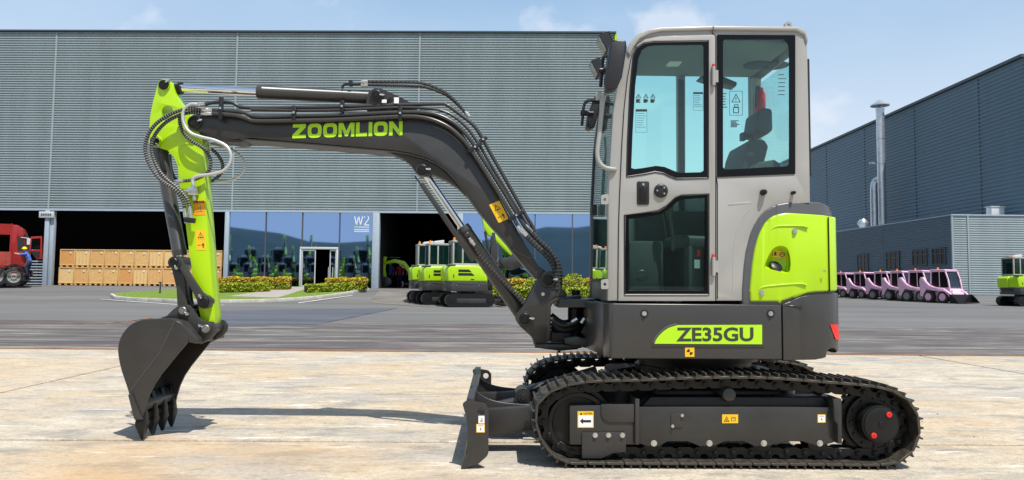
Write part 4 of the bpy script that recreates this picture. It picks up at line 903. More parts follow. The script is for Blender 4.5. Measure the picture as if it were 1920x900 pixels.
# front: pillars, windscreen, rear wall and rear pane
frontL = [(1141, 362), (1145, 285), (1150, 211), (1162, 138), (1172, 103), (1180, 82)]
fx = pls(frontL, YK); FRX = xz(1140, 564, YK)
b = MB(); path = [Vector((x + .02, YKF - .03, z)) for x, z in [FRX] + fx]
for p, q in zip(path, path[1:]): b.obox(p, q, .06, .05, up=(1, 0, 0))
b.build('front_pillar', 'trim', cab, bev=.006)
ws = MB(); pr = [(FRX[0] + .004, xz(1140, 524, YK)[1])] + [(x + .004, z) for x, z in fx]
for i in range(len(pr) - 1): pass
ws.prism(pr + [(x + .006, z) for x, z in reversed(pr)], YK + .06, YKF - .06); ws.build('windscreen', 'glass', cab)
b = MB(); b.box(FRX[0] + .002, FRX[0] + .05, YK + .056, YKF - .046, FRX[1], xz(1140, 526, YK)[1]); b.build('front_panel', 'trim', cab, bev=.008)
b = MB(); b.box(FRX[0] - .004, FRX[0] + .03, YK + .056, YKF - .046, xz(1140, 527, YK)[1] + .001, xz(1140, 524, YK)[1] + .008); b.build('windscreen_seal', 'black', cab)
xr = xz(1514, 200, YK)[0]; zs0, zs1 = xz(1514, 378, YK)[1], xz(1514, 80, YK)[1]
b = MB(); b.box(xr - .06, xr, YKF - .09, YKF - .046, zs0, zs1); b.box(xr - .045, xr + .002, YK + .056, YKF - .046, zs0 - .35, zs0 + .1); b.build('rear_wall', 'grey', cab)
MB().box(xr - .02, xr - .012, YK + .056, YKF - .09, zs0 + .1, zs1 - .05).build('rear_window', 'glassfar', cab)
b = MB(); b.box(xr - .001, xr + .018, YK + .004, YK + .05, xz(1514, 330, YK)[1], xz(1514, 110, YK)[1]); b.build('rear_seal', 'black', cab)
# side window glass with black printed border
def glazed(outer, inner, Y, parent, name, m='glass'):
    o = pls(outer, Y); i = pls(inner, Y)
    w = MB().prism(o, Y, Y + .005).build(name, m, parent); 
    MB().prism(o, Y - .002, Y - .0005, holes=[i]).build('window_border', 'frit', w); return w
rw = glazed([(1344.5, 65), (1491, 66), (1491, 326), (1344.5, 332)], [(1357, 74), (1470, 74), (1476, 80), (1479, 90), (1479, 308), (1474, 312), (1360, 318), (1355.5, 314), (1355.5, 80)], YK - .003, cab, 'rear_quarter_window')
# door
YDR = YK - .014
dpx = [(1159.5, 564), (1161, 420), (1163, 362), (1167, 270), (1171, 205), (1177, 148), (1185, 105), (1195, 84), (1210, 73.5), (1238, 68), (1338, 65), (1341, 68), (1341, 564)]
w1o = [(1175, 331.5), (1176.5, 270), (1181, 170), (1187, 105), (1194, 89), (1207, 80), (1225, 77.5), (1328, 76), (1328, 334), (1268, 335.5), (1256, 331), (1244, 325), (1228, 322.5), (1206, 327)]
w1i = [(1183.5, 315), (1186, 250), (1191, 160), (1197, 110), (1203, 95), (1214, 87), (1228, 85), (1316, 84), (1319, 88), (1319, 320), (1314, 323), (1273, 324), (1260, 319), (1246, 313), (1230, 311), (1206, 315), (1190, 317)]
w2o = [(1171, 553), (1171, 403), (1206, 399), (1234, 395), (1250, 386), (1266, 371), (1278, 366), (1329, 363), (1329, 553)]
w2i = [(1179, 545), (1179, 411), (1208, 407), (1238, 402), (1256, 391), (1270, 378), (1281, 374), (1321, 371), (1321, 545)]
def ins(pts, d):
    c_ = Vector((sum(p[0] for p in pts) / len(pts), sum(p[1] for p in pts) / len(pts))); out = []
    for a, c in pts: v = c_ - Vector((a, c)); v.normalize(); out.append((a + v.x * d, c + v.y * d))
    return out
b = MB(); b.prism(pls(dpx, YDR), YDR, YDR + .03, holes=[pls(ins(w1o, 2), YDR), pls(ins(w2o, 2), YDR)]); door = b.build('cab_door', 'grey', ex, bev=.003, seg=2, ang=30)
g1 = glazed(w1o, w1i, YDR + .003, door, 'upper_window'); g2_ = glazed(w2o, w2i, YDR + .003, door, 'lower_window')
for pts in (w1o, w2o):
    b = MB(); loop = [Vector((x, YDR - .001, z)) for x, z in pls(pts, YDR)]; b.tube(loop + [loop[0]], .0045, 6); b.build('window_seal', 'black', door)
b = MB(); gp = [Vector((x, YK - .002, z)) for x, z in pls(dpx, YK)]; b.tube(gp, .006, 6); b.build('door_gap', 'ink', door)
b = MB(); q = fillet(pls([(1194, 340), (1217, 340), (1217, 384), (1194, 384)], YDR), .012); b.prism(q, YDR - .006, YDR + .002); hd = b.build('door_handle', 'black', door, bev=.003)
b = MB(); q = fillet(pls([(1199, 350), (1212, 350), (1212, 378), (1199, 378)], YDR), .008); b.prism(q, YDR - .014, YDR - .0065); b.build('handle_grip', 'blacksteel', hd, bev=.003); bolt(hd, 1206, 346, YDR - .007, .006)
p = W(1239, 358, YDR); b = MB(); b.lathe(p, (0, -1, 0), [(0, 0), (0, .041), (.008, .041), (.014, .036), (.016, .03), (.016, .0)], 26); st_ = b.build('door_stop', 'black', door)
for k in range(8): a = k * math.pi / 4; b = MB(); b.lathe((p.x + .024 * math.cos(a), YDR - .016, p.z + .024 * math.sin(a)), (0, -1, 0), [(0, 0), (0, .006), (.003, .005), (.003, 0)], 8); b.build('rivet', 'zinc' if k % 3 == 1 else 'blacksteel', st_)
for (px, py, h) in ((1338, 140, 40), (1338, 497, 40)):
    b = MB(); p = W(px, py - 15, YDR - .012); q = W(px, py + 20, YDR - .012); b.cyl(p, q, .011, n=14); b.box(p.x - .002, p.x + .028, YDR - .012, YK - .001, q.z + .02, p.z - .02); hg = b.build('door_hinge', 'grey', door, bev=.0)
    b = MB(); b.cyl(p, p + Vector((0, 0, .016)), .008, n=10); b.build('hinge_cap', 'red', hg)
# knobs on the rear panel, pressed creases
for (px, py, r_) in ((1430, 361, .018), (1485.5, 362, .011)):
    b = MB(); p = W(px, py, YK); b.lathe(p, (0, -1, 0), [(0, 0), (0, r_), (.03, r_ * .95), (.04, r_ * .7), (.045, r_ * .4), (.045, 0)], 18); b.build('rubber_stop', 'blacksteel', cab)
b = MB(); b.obox(W(1364, 384, YK + .0045), W(1408, 380, YK + .0045), .012, .016); b.build('pressed_rib', 'grey', cab, bev=.004)
b = MB(); b.tube(crom([W(1374, 548, YK + .006), W(1376, 470, YK + .006), (W(1386, 420, YK + .006)), W(1402, 394, YK + .006)], 8), .008, 10); b.build('pressed_rib', 'grey', cab)
b = MB(); q = [Vector((x, YK - .001, z)) for x, z in pls([(1343, 331), (1345, 345), (1345, 560)], YK)]; b.tube(q, .003, 6); b.build('panel_gap', 'ink', cab)
# stickers on the far glass
st = MB()
def ring(b, pts, w, m=0):
    for a, c in zip(pts, pts[1:] + pts[:1]): b.obox(a, c, .001, w, m, up=(0, 0, 1) if abs((Vector(c) - Vector(a)).normalized().z) < .7 else (1, 0, 0))
YG = YKF - .05
def spt(px, py): return W(px, py, YG)
def sticker(px0, py0, px1, py1, kind):
    b = MB(); P = lambda u, v: spt(lerp(px0, px1, u), lerp(py0, py1, v))
    if kind == 'tri':
        ring(b, [P(.5, .05), P(.95, .95), P(.05, .95)], .004); b.obox(P(.5, .4), P(.5, .75), .001, .006, up=(1, 0, 0))
    elif kind == 'text':
        b.add([P(0, 0), P(1, 0), P(1, .1), P(0, .1)], [(0, 1, 2, 3)], 1)
        for k in range(7): v = .18 + .1 * k; b.obox(P(.08, v), P(random.uniform(.6, .95), v), .001, .0025)
        ring(b, [P(0, 0), P(1, 0), P(1, 1), P(0, 1)], .002)
    elif kind == 'lock':
        ring(b, [P(0, 0), P(1, 0), P(1, 1), P(0, 1)], .003); ring(b, [P(.5, .12), P(.82, .45), P(.18, .45)], .005); b.obox(P(.5, .25), P(.5, .38), .001, .006, up=(1, 0, 0))
        ring(b, [P(.3, .68), P(.7, .68), P(.7, .9), P(.3, .9)], .006); ring(b, [P(.38, .56), P(.66, .56), P(.66, .66), P(.38, .66)], .005)
    else:
        for k in range(6): v = .1 + .15 * k; b.obox(P(.05, v), P(random.uniform(.5, .95), v), .001, .006)
    b.build('glass_sticker', ['ink', mat('brown_print', (.12, .07, .04), .6)], cab, smooth=False)
for px in (1192, 1206, 1219): sticker(px, 176, px + 10, 184, 'tri'); sticker(px, 186, px + 10, 193, 'bars')
sticker(1192, 205, 1213, 248, 'text'); sticker(1300, 173, 1318, 207, 'text'); sticker(1368, 171, 1392, 216, 'lock'); sticker(1355, 172, 1365, 206, 'bars'); sticker(1369, 225, 1390, 240, 'bars'); sticker(1458, 135, 1477, 185, 'bars')
# interior
b = MB(); xa_, xb_ = xz(1165, 500, YK)[0], xz(1500, 500, YK)[0]; zf = xz(1200, 555, YK)[1]; b.box(xa_, xb_, YK + .06, YKF - .05, zf - .02, zf); b.build('cab_floor', 'innerdark', cab)
def bx(name, px0, px1, py0, py1, y0, y1, m, bev=.01):
    a, c = W(px0, py1, y0), W(px1, py0, y0); return MB().box(a.x, c.x, y0, y1, a.z, c.z).build(name, m, cab, bev=bev)
bx('far_lining', 1192, 1480, 398, 552, YKF - .12, YKF - .06, 'innerdark')
ym = (YK + YKF) / 2
bx('seat_base', 1290, 1390, 462, 548, YK + .2, YKF - .25, 'innerdark', .02)
so = MB(); so.prism(fillet(pls([(1268, 440), (1390, 445), (1392, 470), (1262, 468)], YK + .25), .03), YK + .25, YK + .72); so.build('seat', 'seat', cab, bev=.02, seg=3)
so = MB(); so.prism(fillet(pls([(1366, 440), (1395, 285), (1404, 262), (1432, 262), (1440, 275), (1418, 360), (1408, 445)], YK + .3), .03), YK + .28, YK + .70); so.build('seat_back', 'seat', cab, bev=.02, seg=3)
so = MB(); so.prism(fillet(pls([(1412, 250), (1418, 210), (1428, 203), (1446, 205), (1447, 245), (1436, 254)], YK + .4), .03), YK + .37, YK + .62); so.build('headrest', 'seat', cab, bev=.02, seg=3)
so = MB(); so.prism(fillet(pls([(1395, 330), (1420, 305), (1450, 300), (1462, 308), (1460, 330)], YK + .12), .015), YK + .1, YK + .24); so.build('armrest_console', 'seat', cab, bev=.01)
bx('console', 1180, 1245, 452, 548, YK + .3, YKF - .2, 'innerdark', .02); bx('side_console', 1292, 1318, 462, 545, YK + .08, YK + .2, 'innerdark', .008)
b = MB(); b.box(*[W(1307, 468, YK + .078).x, W(1313, 468, YK + .078).x], YK + .074, YK + .078, W(1307, 481, YK + .078).z, W(1307, 468, YK + .078).z); b.build('red_switch', 'red', cab)
b = MB(); q0, q1 = W(1302, 503, YK + .078), W(1312, 487, YK + .078); b.box(q0.x, q1.x, YK + .074, YK + .078, q0.z, q1.z); b.build('white_tag', 'white', cab)
b = MB(); p = W(1203, 517, YK + .1); b.lathe(p, (0, -1, 0), [(0, 0), (0, .035), (.01, .036), (.015, .03), (.015, 0)], 20); b.obox(p + Vector((-.07, -.018, -.01)), p + Vector((.03, -.018, .002)), .012, .014); b.build('inner_latch', 'black', door)
for (px, py, qx, qy, yy_) in ((1262, 470, 1256, 402, YK + .2), (1252, 470, 1244, 395, YK + .6)):
    b = MB(); b.tube([W(px, py, yy_), W((px + qx) / 2 + 2, (py + qy) / 2, yy_), W(qx, qy, yy_)], .012, 8); b.lathe(W(qx, qy, yy_), (-.1, 0, 1), [(-.03, .012), (0, .024), (.06, .026), (.09, .016), (.1, 0)], 12); b.build('control_lever', 'black', cab)
b = MB(); b.prism(fillet(pls([(1302, 148), (1340, 142), (1378, 158), (1376, 166), (1330, 156)], YK + .55), .01), YK + .5, YK + .6); b.build('sun_visor', 'black', cab, bev=.004)
b = MB(); p = W(1425, 165, YKF - .16); q = W(1425, 228, YKF - .16); b.lathe(q, p - q, [(0, 0), (0, .034), (.02, .038), (.8 * (p - q).length, .038), (.92 * (p - q).length, .024), ((p - q).length, .02), ((p - q).length, 0)], 18); fe = b.build('fire_extinguisher', 'red', cab)
b = MB(); b.tube([W(1424, 165, YKF - .19), W(1419, 162, YKF - .2), W(1417, 200, YKF - .21)], .008, 8); b.build('extinguisher_hose', 'black', fe)
b = MB(); b.box(W(1392, 256, YK + .5).x, W(1400, 256, YK + .5).x, YK + .5, YK + .56, W(1400, 262, YK + .5).z, W(1400, 248, YK + .5).z); b.obox(W(1400, 256, YK + .53), W(1415, 256, YK + .53), .02, .02); b.obox(W(1411, 250, YK + .53), W(1411, 300, YK + .53), .015, .015, up=(1, 0, 0)); b.build('phone_bracket', 'black', cab)
b = MB(); b.prism(fillet(pls([(1266, 92), (1292, 92), (1290, 104), (1264, 104)], YK + .3), .01), YK + .45, YK + .55); b.build('dome_lamp', 'white', cab, bev=.004)
b = MB(); p = W(1385, 80, YK + .3); b.lathe(p, (0, 0, -1), [(0, .012), (.02, .014), (.035, .008), (.04, 0)], 10); b.build('coat_hook', 'black', cab)
for (px, py) in ((1452, 82), (1420, 122)): b = MB(); p = W(px, py, YK + .5); p.z = xz(1205, 68, YK)[1] - .013; b.lathe(p, (0, 0, -1), [(0, .09), (.008, .088), (.012, .07), (.012, 0)], 24); b.build('roof_speaker', 'innerdark', cab)
# mirrors, grab rail, lamps, wiper
b = MB(); q = fillet(pls([(1141, 88), (1152, 81), (1170, 82), (1172, 95), (1163, 150), (1154, 170), (1142, 175), (1134, 172), (1133, 150)], YK - .06), .012); b.prism(q, YK - .13, YK - .03); mr = b.build('near_mirror', 'black', cab, bev=.02, seg=3)
b = MB(); b.tube(crom([W(1150, 108, YK - .02), W(1135, 106, YK - .02), W(1130, 112, YK), W(1128, 138, YK), W(1126, 163, YK)], 6), .011, 8); b.lathe(W(1124, 132, YK - .01), (1, 0, 0), [(0, .016), (.07, .016), (.07, .02), (.1, .02)], 12); b.build('mirror_arm', 'black', mr)
b = MB(); q = fillet(pls([(1121, 176), (1125, 178), (1121, 215), (1114, 240), (1104, 245), (1098, 240), (1101, 218), (1112, 186)], YKF + .05), .012); b.prism(q, YKF, YKF + .1); mr = b.build('far_mirror', 'black', cab, bev=.02, seg=3)
b = MB(); b.tube(crom([W(1124, 188, YKF), W(1112, 188, YKF), W(1100, 190, YKF), (W(1095, 198, YKF)), W(1093, 215, YKF), W(1091, 236, YKF)], 6), .011, 8); b.lathe(W(1089, 212, YKF), (1, 0, 0), [(0, .02), (.06, .02), (.06, .014), (.09, .014)], 12); b.build('mirror_arm', 'black', mr)
b = MB(); b.tube(crom([W(1133, 180, YK - .01), W(1129, 200, YK - .02), W(1124, 250, YK - .02), W(1120, 285, YK - .02), W(1123, 303, YK - .02), W(1134, 314, YK - .02), W(1150, 317.5, YK - .01), W(1153, 317, YK + .01)], 8), .0135, 10); gr = b.build('grab_rail', 'grey', cab)
b = MB(); b.prism(fillet(pls([(1118, 172), (1128, 172), (1127, 187), (1117, 187)], YK), .01), YK - .01, YK + .02); b.build('mirror_bracket', 'grey', cab)
for (a_, c_, yy_) in (((1134, 84), 36, YK + .1), ((1118, 130), 36, YKF - .2)):
    p = W(a_[0], a_[1], yy_); b = MB(); mt = Matrix.Translation(p) @ Matrix.Rotation(R(-28), 4, 'Y'); s0 = len(b.v); b.box(-.022, .03, -.07, .07, -.055, .055); 
    for k in range(7): b.box(.03, .05, -.065, .065, -.05 + k * .0155, -.044 + k * .0155)
    b.xform(mt, s0); wl = b.build('work_lamp', 'black', cab, bev=.004, seg=1)
    b = MB(); b.box(-.026, -.0225, -.06, .06, -.045, .045); b.xform(mt); b.build('lamp_lens', 'zinc', wl)
b = MB(); b.tube([W(1119, 255, YKF - .3), W(1114, 285, YKF - .32), W(1110, 385, YKF - .34), W(1109, 404, YKF - .34)], .008, 6); b.obox(W(1113, 300, YKF - .3), W(1109, 395, YKF - .3), .03, .012); b.box(W(1108, 403, YKF - .34).x, W(1118, 403, YKF - .34).x, YKF - .38, YKF - .3, W(1108, 404, YKF - .34).z, W(1108, 385, YKF - .34).z); b.build('wiper', 'black', cab)
for py in (374, 533):
    b = MB(); c_ = W(1134, py, YK); q = fillet(pls([(1127, py - 8), (1141, py - 11), (1141, py + 9), (1127, py + 9)], YK), .01); b.prism(q, YK - .004, YK + .008, holes=[circ(c_.x, c_.z, .009, 12)]); b.build('latch_plate', 'grey', cab)
b = MB(); q = fillet(pls([(1105, 527), (1120, 525), (1122, 536), (1106, 538)], YKF), .01); b.prism(q, YKF - .03, YKF); b.build('latch_plate', 'trim', cab)
# skirt front: nose frame, swing post and bracket
YNZ = 4.95
b = MB(); b.prism(pls([(1050, 561), (1146, 561), (1146, 577), (1046, 577)], YNZ), YNZ, 5.38); nose = b.build('nose_frame', 'dark', ex, bev=.006)
b = MB(); b.prism(pls([(1058, 634), (1085, 632), (1112, 640), (1127, 650), (1140, 648), (1140, 660), (1060, 645)], YNZ), YNZ, 5.38); b.build('lower_flange', 'dark', nose, bev=.004)
b = MB(); b.prism(pls([(1096, 578), (1146, 578), (1146, 640), (1100, 632), (1090, 625), (1097, 610)], YNZ), YNZ + .02, 5.36); b.build('nose_web', 'blacksteel', nose, bev=.006)
b = MB(); a, c = W(1118, 568, YS + .1), W(1143, 668, YS + .1); b.plan([(a.x, YNZ), (X0 - .02, YS + .14), (X0 + .02, YS + .1), (X0 + .1, YS + .3), (X0 + .1, YSF - .3), (a.x, 5.38)], c.z + .0, a.z - .005); b.build('front_apron', 'dark2', nose, bev=.006)
b = MB(); p = W(1078, 600, YB); b.lathe((p.x, YB, xz(1078, 652, YB)[1]), (0, 0, 1), [(0, 0), (0, .045), (.02, .05), (.27, .05), (.28, .04), (.28, 0)], 24); b.build('swing_pivot', 'blacksteel', nose)
hz = MB()
for k, (ya, yb2, yo) in enumerate(((598, 610, -.06), (606, 618, -.02), (613, 622, .03), (620, 624, .07), (590, 604, .1))):
    hz.tube(crom([W(1034, ya, YB + yo - .08), W(1055, yb2, YB + yo - .1), W(1080, (ya + yb2) / 2, YB + yo - .08), W(1108, ya - 10, YB + yo)], 6), .017, 8)
hz.build('swing_hose', 'hose', nose)
for (px, py, qx, qy) in ((1072, 604, 1082, 598), (1090, 606, 1096, 597)): MB().cyl(W(px, py, YB - .2), W(qx, qy, YB - .2), .014, n=10).build('hose_fitting', 'zinc', nose)
YBK = YB - .14
bo = fillet(pls([(1010, 522), (1018, 511), (1030, 507), (1041, 512), (1047, 524), (1053, 540), (1064, 551), (1062, 556), (1040, 558), (1029, 568), (1027, 590), (1027, 645), (1003, 645), (997, 632), (975, 612), (967, 600), (969, 588), (984, 570)], YBK), .012)
br = MB().prism(bo, YBK, YBK + .05).build('swing_bracket', 'dark', ex, bev=.006)
MB().prism(bo, YB + .09, YB + .14).build('bracket_plate', 'dark', br, bev=.006)
b = MB(); b.prism(pls([(1022, 572), (1028, 566), (1042, 558), (1090, 553), (1090, 562), (1040, 567), (1033, 575), (1033, 640), (1024, 640)], YBK), YBK + .001, YB + .139); b.build('bracket_yoke', 'dark', br, bev=.006)
b = MB(); b.prism(pls([(1003, 645.5), (1080, 646), (1086, 650), (1084, 655), (1050, 658), (1003, 652)], YBK), YBK, YB + .14); b.build('bracket_foot', 'dark', br, bev=.004)
b = MB(); q = W(1080, 552, YB); b.cyl((q.x, YB, q.z - .01), (q.x, YB, q.z + .03), .03, n=16); b.build('pivot_cap', 'blacksteel', br)
b = MB(); q = W(1048, 658, YB - .05); b.cyl(q, q + Vector((0, 0, -.012)), .012, n=10); b.build('grease_plug', 'blacksteel', br)
b = MB(); b.box(W(1034, 625, YBK).x, W(1072, 625, YBK).x, YBK + .02, YB + .1, W(1034, 642, YBK).z, W(1034, 624, YBK).z); b.build('lower_yoke', 'blacksteel', br, bev=.005)
pin(br, 1028, 525, YBK - .012, YB + .15, .036, .052, ang=5); pin(br, 984, 597, YBK - .012, YB + .15, .036, .052, ang=0); bolt(br, 1018, 551.5, YBK, .009)

# ---------------------------------------------------------------- boom
Y0b, Y1b = YB - .09, YB + .09
Y0a, Y1a = YB - .062, YB + .062
bpx = [(352, 229), (354, 220), (362, 214.5), (378, 214), (400, 216), (440, 219), (480, 219), (560, 214), (640, 211), (700, 208), (750, 206.5), (790, 208.5), (820, 215), (846, 229), (866, 248), (882, 272), (905, 313), (940, 378), (975, 440), (1010, 498), (1042, 520), (1046, 532), (1030, 542), (1012, 530), (985, 500), (960, 470), (944, 448), (918, 420), (893, 390), (872, 360), (852, 336), (836, 318), (818, 305), (796, 295), (768, 287), (735, 282), (690, 278), (600, 270), (520, 263.5), (470, 259), (440, 262), (405, 258), (372, 247), (356, 241)]
bpoly = pls(bpx, Y0b)
boom = MB().prism(bpoly, Y0b, Y1b).build('boom', 'dark', ex, bev=.006, seg=2, ang=60)
lug = fillet(pls([(700, 279), (735, 289), (756, 298), (770, 309), (778, 322), (786, 330), (800, 331), (812, 327), (838, 339), (858, 352), (872, 366), (880, 372), (850, 330), (800, 290), (740, 278)], Y0b + .03), .012)
MB().prism(lug, Y0b + .025, Y1b - .025).build('cylinder_lug', 'dark', boom, bev=.004)
fl = MB(); fp = [(450, 261), (520, 266), (600, 272.5), (690, 280.5), (740, 285), (770, 290), (798, 298), (820, 308), (838, 321), (854, 339), (874, 363), (895, 393), (920, 423), (946, 451), (962, 473), (1004, 522)]
FP = [Vector((x, YB, z)) for x, z in pls(fp, Y0b)]
for p, q in zip(FP, FP[1:]): fl.obox(p, q, .20, .008, up=(0, 0, 1))
fl.build('bottom_flange', 'dark', boom, bev=0)
sc_ = MB(); sc_.prism(pls([(372, 248), (440, 263), (458, 262), (452, 266), (436, 267), (400, 260)], Y0b - .004), Y0b - .006, Y1b + .006); sc_.build('tip_stop', 'black', boom, bev=.003)
b = MB(); b.tube(crom([W(962, 468, Y0b - .001), W(975, 475, Y0b - .001), W(992, 483, Y0b - .001), W(999, 481, Y0b - .001), W(999, 478, Y0b - .001)], 5), .005, 6); b.build('weld_seam', 'trim', boom)
pin(boom, 364, 229, Y0b - .014, Y1b + .014, .036, .048, ang=15); pin(boom, 792, 317.5, Y0b + .008, Y1b - .008, .034, .046, ang=0)
# arm cylinder bracket on top
bk = fillet(pls([(684, 200), (690, 172), (698, 166), (714, 165), (730, 172), (752, 182), (776, 195), (778, 212), (690, 212)], Y0b), .012)
hl_ = fillet(pls([(722, 188), (730, 181), (738, 186), (740, 194), (722, 194)], Y0b), .008)
for y0 in (YB - .075, YB + .055): MB().prism(bk, y0, y0 + .02, holes=[hl_]).build('cylinder_bracket', 'dark', boom, bev=.0)
pin(boom, 705.5, 177.5, YB - .09, YB + .09, .034, .046, ang=-5)
# lettering ZOOMLION, drawn as heavy block letters
def letters():
    g = {}; t = .27
    def rnd(x0, x1, y0, y1, r=.42, n=10):
        P = []; 
        for k in range(4 * n):
            a = 2 * math.pi * k / (4 * n); c_, s_ = math.cos(a), math.sin(a); e = .62
            P.append(((x0 + x1) / 2 + (x1 - x0) / 2 * math.copysign(abs(c_) ** e, c_), (y0 + y1) / 2 + (y1 - y0) / 2 * math.copysign(abs(s_) ** e, s_)))
        return P
    g['Z'] = (1.12, [[(.02, 1), (1.08, 1), (1.08, .76), (.5, .24), (1.1, .24), (1.1, 0), (0, 0), (0, .24), (.6, .76), (.02, .76)]], [])
    g['O'] = (1.14, [rnd(0, 1.14, -.01, 1.01)], [rnd(.30, .84, .25, .75)])
    g['M'] = (1.30, [[(0, 0), (0, 1), (.36, 1), (.65, .42), (.94, 1), (1.30, 1), (1.30, 0), (1.03, 0), (1.03, .62), (.76, .04), (.54, .04), (.27, .62), (.27, 0)]], [])
    g['L'] = (.92, [[(0, 0), (0, 1), (.30, 1), (.30, .25), (.92, .25), (.92, 0)]], [])
    g['I'] = (.30, [[(0, 0), (0, 1), (.30, 1), (.30, 0)]], [])
    g['N'] = (1.10, [[(0, 0), (0, 1), (.30, 1), (.81, .42), (.81, 1), (1.10, 1), (1.10, 0), (.80, 0), (.29, .58), (.29, 0)]], [])
    return g
gl = letters(); word = 'ZOOMLION'; tw = sum(gl[c][0] for c in word) + .12 * (len(word) - 1)
o = W(548, 259.5, Y0b - .002); e = W(754.5, 253.5, Y0b - .002); tpv = W(548, 233, Y0b - .002); exv = (e - o) / tw; ezv = Vector((0, 0, tpv.z - o.z)); exv.y = 0
b = MB(); cx0 = 0
for c_ in word:
    w_, outl, hol = gl[c_]
    cv = (lambda cx0: lambda p, y: tuple(o + exv * (cx0 + p[0]) + ezv * p[1] + Vector((0, y, 0))))(cx0)
    b.prism(outl[0], 0, .0015, holes=hol, conv=cv); cx0 += w_ + .12
b.build('boom_lettering', 'lime_print', boom, smooth=False)
decal(boom, ((917, 384), (936, 376), (953, 407), (935, 418)), Y0b, 'tall')
# hydraulic pipes along the boom
YPp = Y0b - .03
def pipe_run(px, Y, r, name='hydraulic_pipe', m='dark2', parent=None, n=5):
    P = crom([W(a, c, Y) for a, c in px], n); return MB().tube(P, r, 10).build(name, m, parent or boom)
pipe_run([(398, 212.5), (440, 216), (462, 222), (482, 227), (560, 226), (640, 224), (752, 218.5), (790, 220), (818, 227), (845, 241), (872, 266), (896, 300), (930, 354), (964, 411), (972, 425), (985, 438)], YPp, .014)
pipe_run([(398, 206.5), (440, 208.5), (460, 212), (485, 219), (560, 217), (640, 215.5), (752, 210.5), (800, 211.5), (830, 219), (858, 236), (882, 262), (904, 296), (940, 352), (976, 412), (984, 424), (996, 436)], YPp + .012, .014)
pipe_run([(383, 196), (398, 192.5), (416, 191), (436, 193), (462, 202), (560, 201.5), (640, 200), (740, 197), (825, 195), (838, 197), (850, 205), (866, 217), (884, 231), (898, 248), (918, 284), (950, 340), (986, 404), (996, 420), (1004, 436)], YPp + .05, .013)
pipe_run([(470, 205), (560, 207), (640, 206), (730, 202), (800, 203), (840, 212), (872, 236), (896, 268), (930, 325), (980, 408), (994, 428)], YPp + .03, .010)
for (px, py, ang_, h_) in ((415, 204, 90, .16), (552, 212, 90, .10), (642, 200, 90, .08), (751, 213, 90, .10), (891, 276, 35, .11), (968, 404, 32, .12), (906, 262, 35, .06)):
    c_ = W(px, py, YPp); d_ = Vector((math.cos(R(ang_)), 0, math.sin(R(ang_)))); b = MB(); b.obox(c_ - d_ * h_ / 2 + Vector((0, -.004, 0)), c_ + d_ * h_ / 2 + Vector((0, -.004, 0)), .028, .026, up=(0, 1, 0)); cb_ = b.build('pipe_clamp', 'black', boom, bev=.004)
    b = MB(); q = c_ - Vector((0, .016, 0)); b.lathe(q, (0, -1, 0), [(0, 0), (0, .009), (.008, .008), (.008, 0)], 8); b.build('clamp_bolt', 'zinc', cb_)
def ribbed(px, Y, r, name='ribbed_hose', parent=None, step=.0042, dY=None, mats=('hose', 'hoserib')):
    pts = [W(p[0], p[1], Y + (p[2] if len(p) > 2 else 0)) for p in px]; P = crom(pts, 12); L_ = sum((q - p).length for p, q in zip(P, P[1:])); n = int(L_ / step); out = []; acc = 0; i = 0
    cum = [0]
    for p, q in zip(P, P[1:]): cum.append(cum[-1] + (q - p).length)
    for k in range(n + 1):
        s = L_ * k / n
        while i < len(P) - 2 and cum[i + 1] < s: i += 1
        out.append(P[i].lerp(P[i + 1], (s - cum[i]) / (cum[i + 1] - cum[i] + 1e-9)))
    return MB().tube(out, r, 8, 0, .13, 1).build(name, list(mats), parent or boom)
def fitting(px0, py0, px1, py1, Y, r, parent=None, name='hose_fitting', m='zinc'):
    a, c = W(px0, py0, Y), W(px1, py1, Y); d_ = c - a; ln = d_.length
    return MB().lathe(a, d_, [(0, 0), (0, r * .8), (ln * .3, r * .8), (ln * .3, r * 1.15), (ln * .6, r * 1.15), (ln * .6, r), (ln, r), (ln, 0)], 10).build(name, m, parent or boom)
# hoses at the boom foot
for k, (dx, dy, yy_) in enumerate(((0, 0, -.04), (9, -6, 0), (14, 0, .05))):
    ribbed([(985 + dx, 440 + dy), (1000 + dx, 456 + dy), (1020 + dx, 475 + dy), (1036 + dx * .8, 496 + dy), (1042 + dx * .6, 520), (1044 + dx * .3, 545)], YPp + .03 + yy_, .017, step=.006, mats=('hose', 'hoserib2'))
    fitting(970 + dx, 424 + dy, 988 + dx, 442 + dy, YPp + yy_ + .02, .017)
# arm cylinder and its hoses
def cylinder(name, a, b_, split, rr, rb_, Y, parent, Ya, Yb_, mrod='chrome'):
    A, B = W(*a, Ya), W(*b_, Yb_); A.y = B.y = Y; d_ = B - A; S = A + d_ * split
    b = MB(); dl = (B - S); ln = dl.length; b.lathe(S, dl, [(0, 0), (0, rr), (0, rb_ * .98), (.035, rb_ * 1.06), (.04, rb_ * 1.06), (.045, rb_), (ln - .03, rb_), (ln, rb_ * .8), (ln, 0)], 26); c_ = b.build(name, 'dark2', parent)
    MB().cyl(A + d_ * .01, S - d_.normalized() * -.01, rr, n=22).build('piston_rod', mrod, c_)
    return c_, A, B, S
ac, A, B, S = cylinder('arm_cylinder', (307, 159), (705.5, 177.5), .425, .029, .048, YB, ex, Y0a - .01, YB - .09)
b = MB(); b.lathe(A + Vector((.05, 0, -.003)), B - A, [(-.05, 0), (-.05, .028), (.02, .032), (.025, .044), (.045, .044), (.045, 0)], 18); b.build('rod_end', 'blacksteel', ac)
b = MB(); b.cyl((B.x + .015, YB - .05, B.z), (B.x + .015, YB + .05, B.z), .05, n=18); b.build('barrel_eye', 'dark', ac)
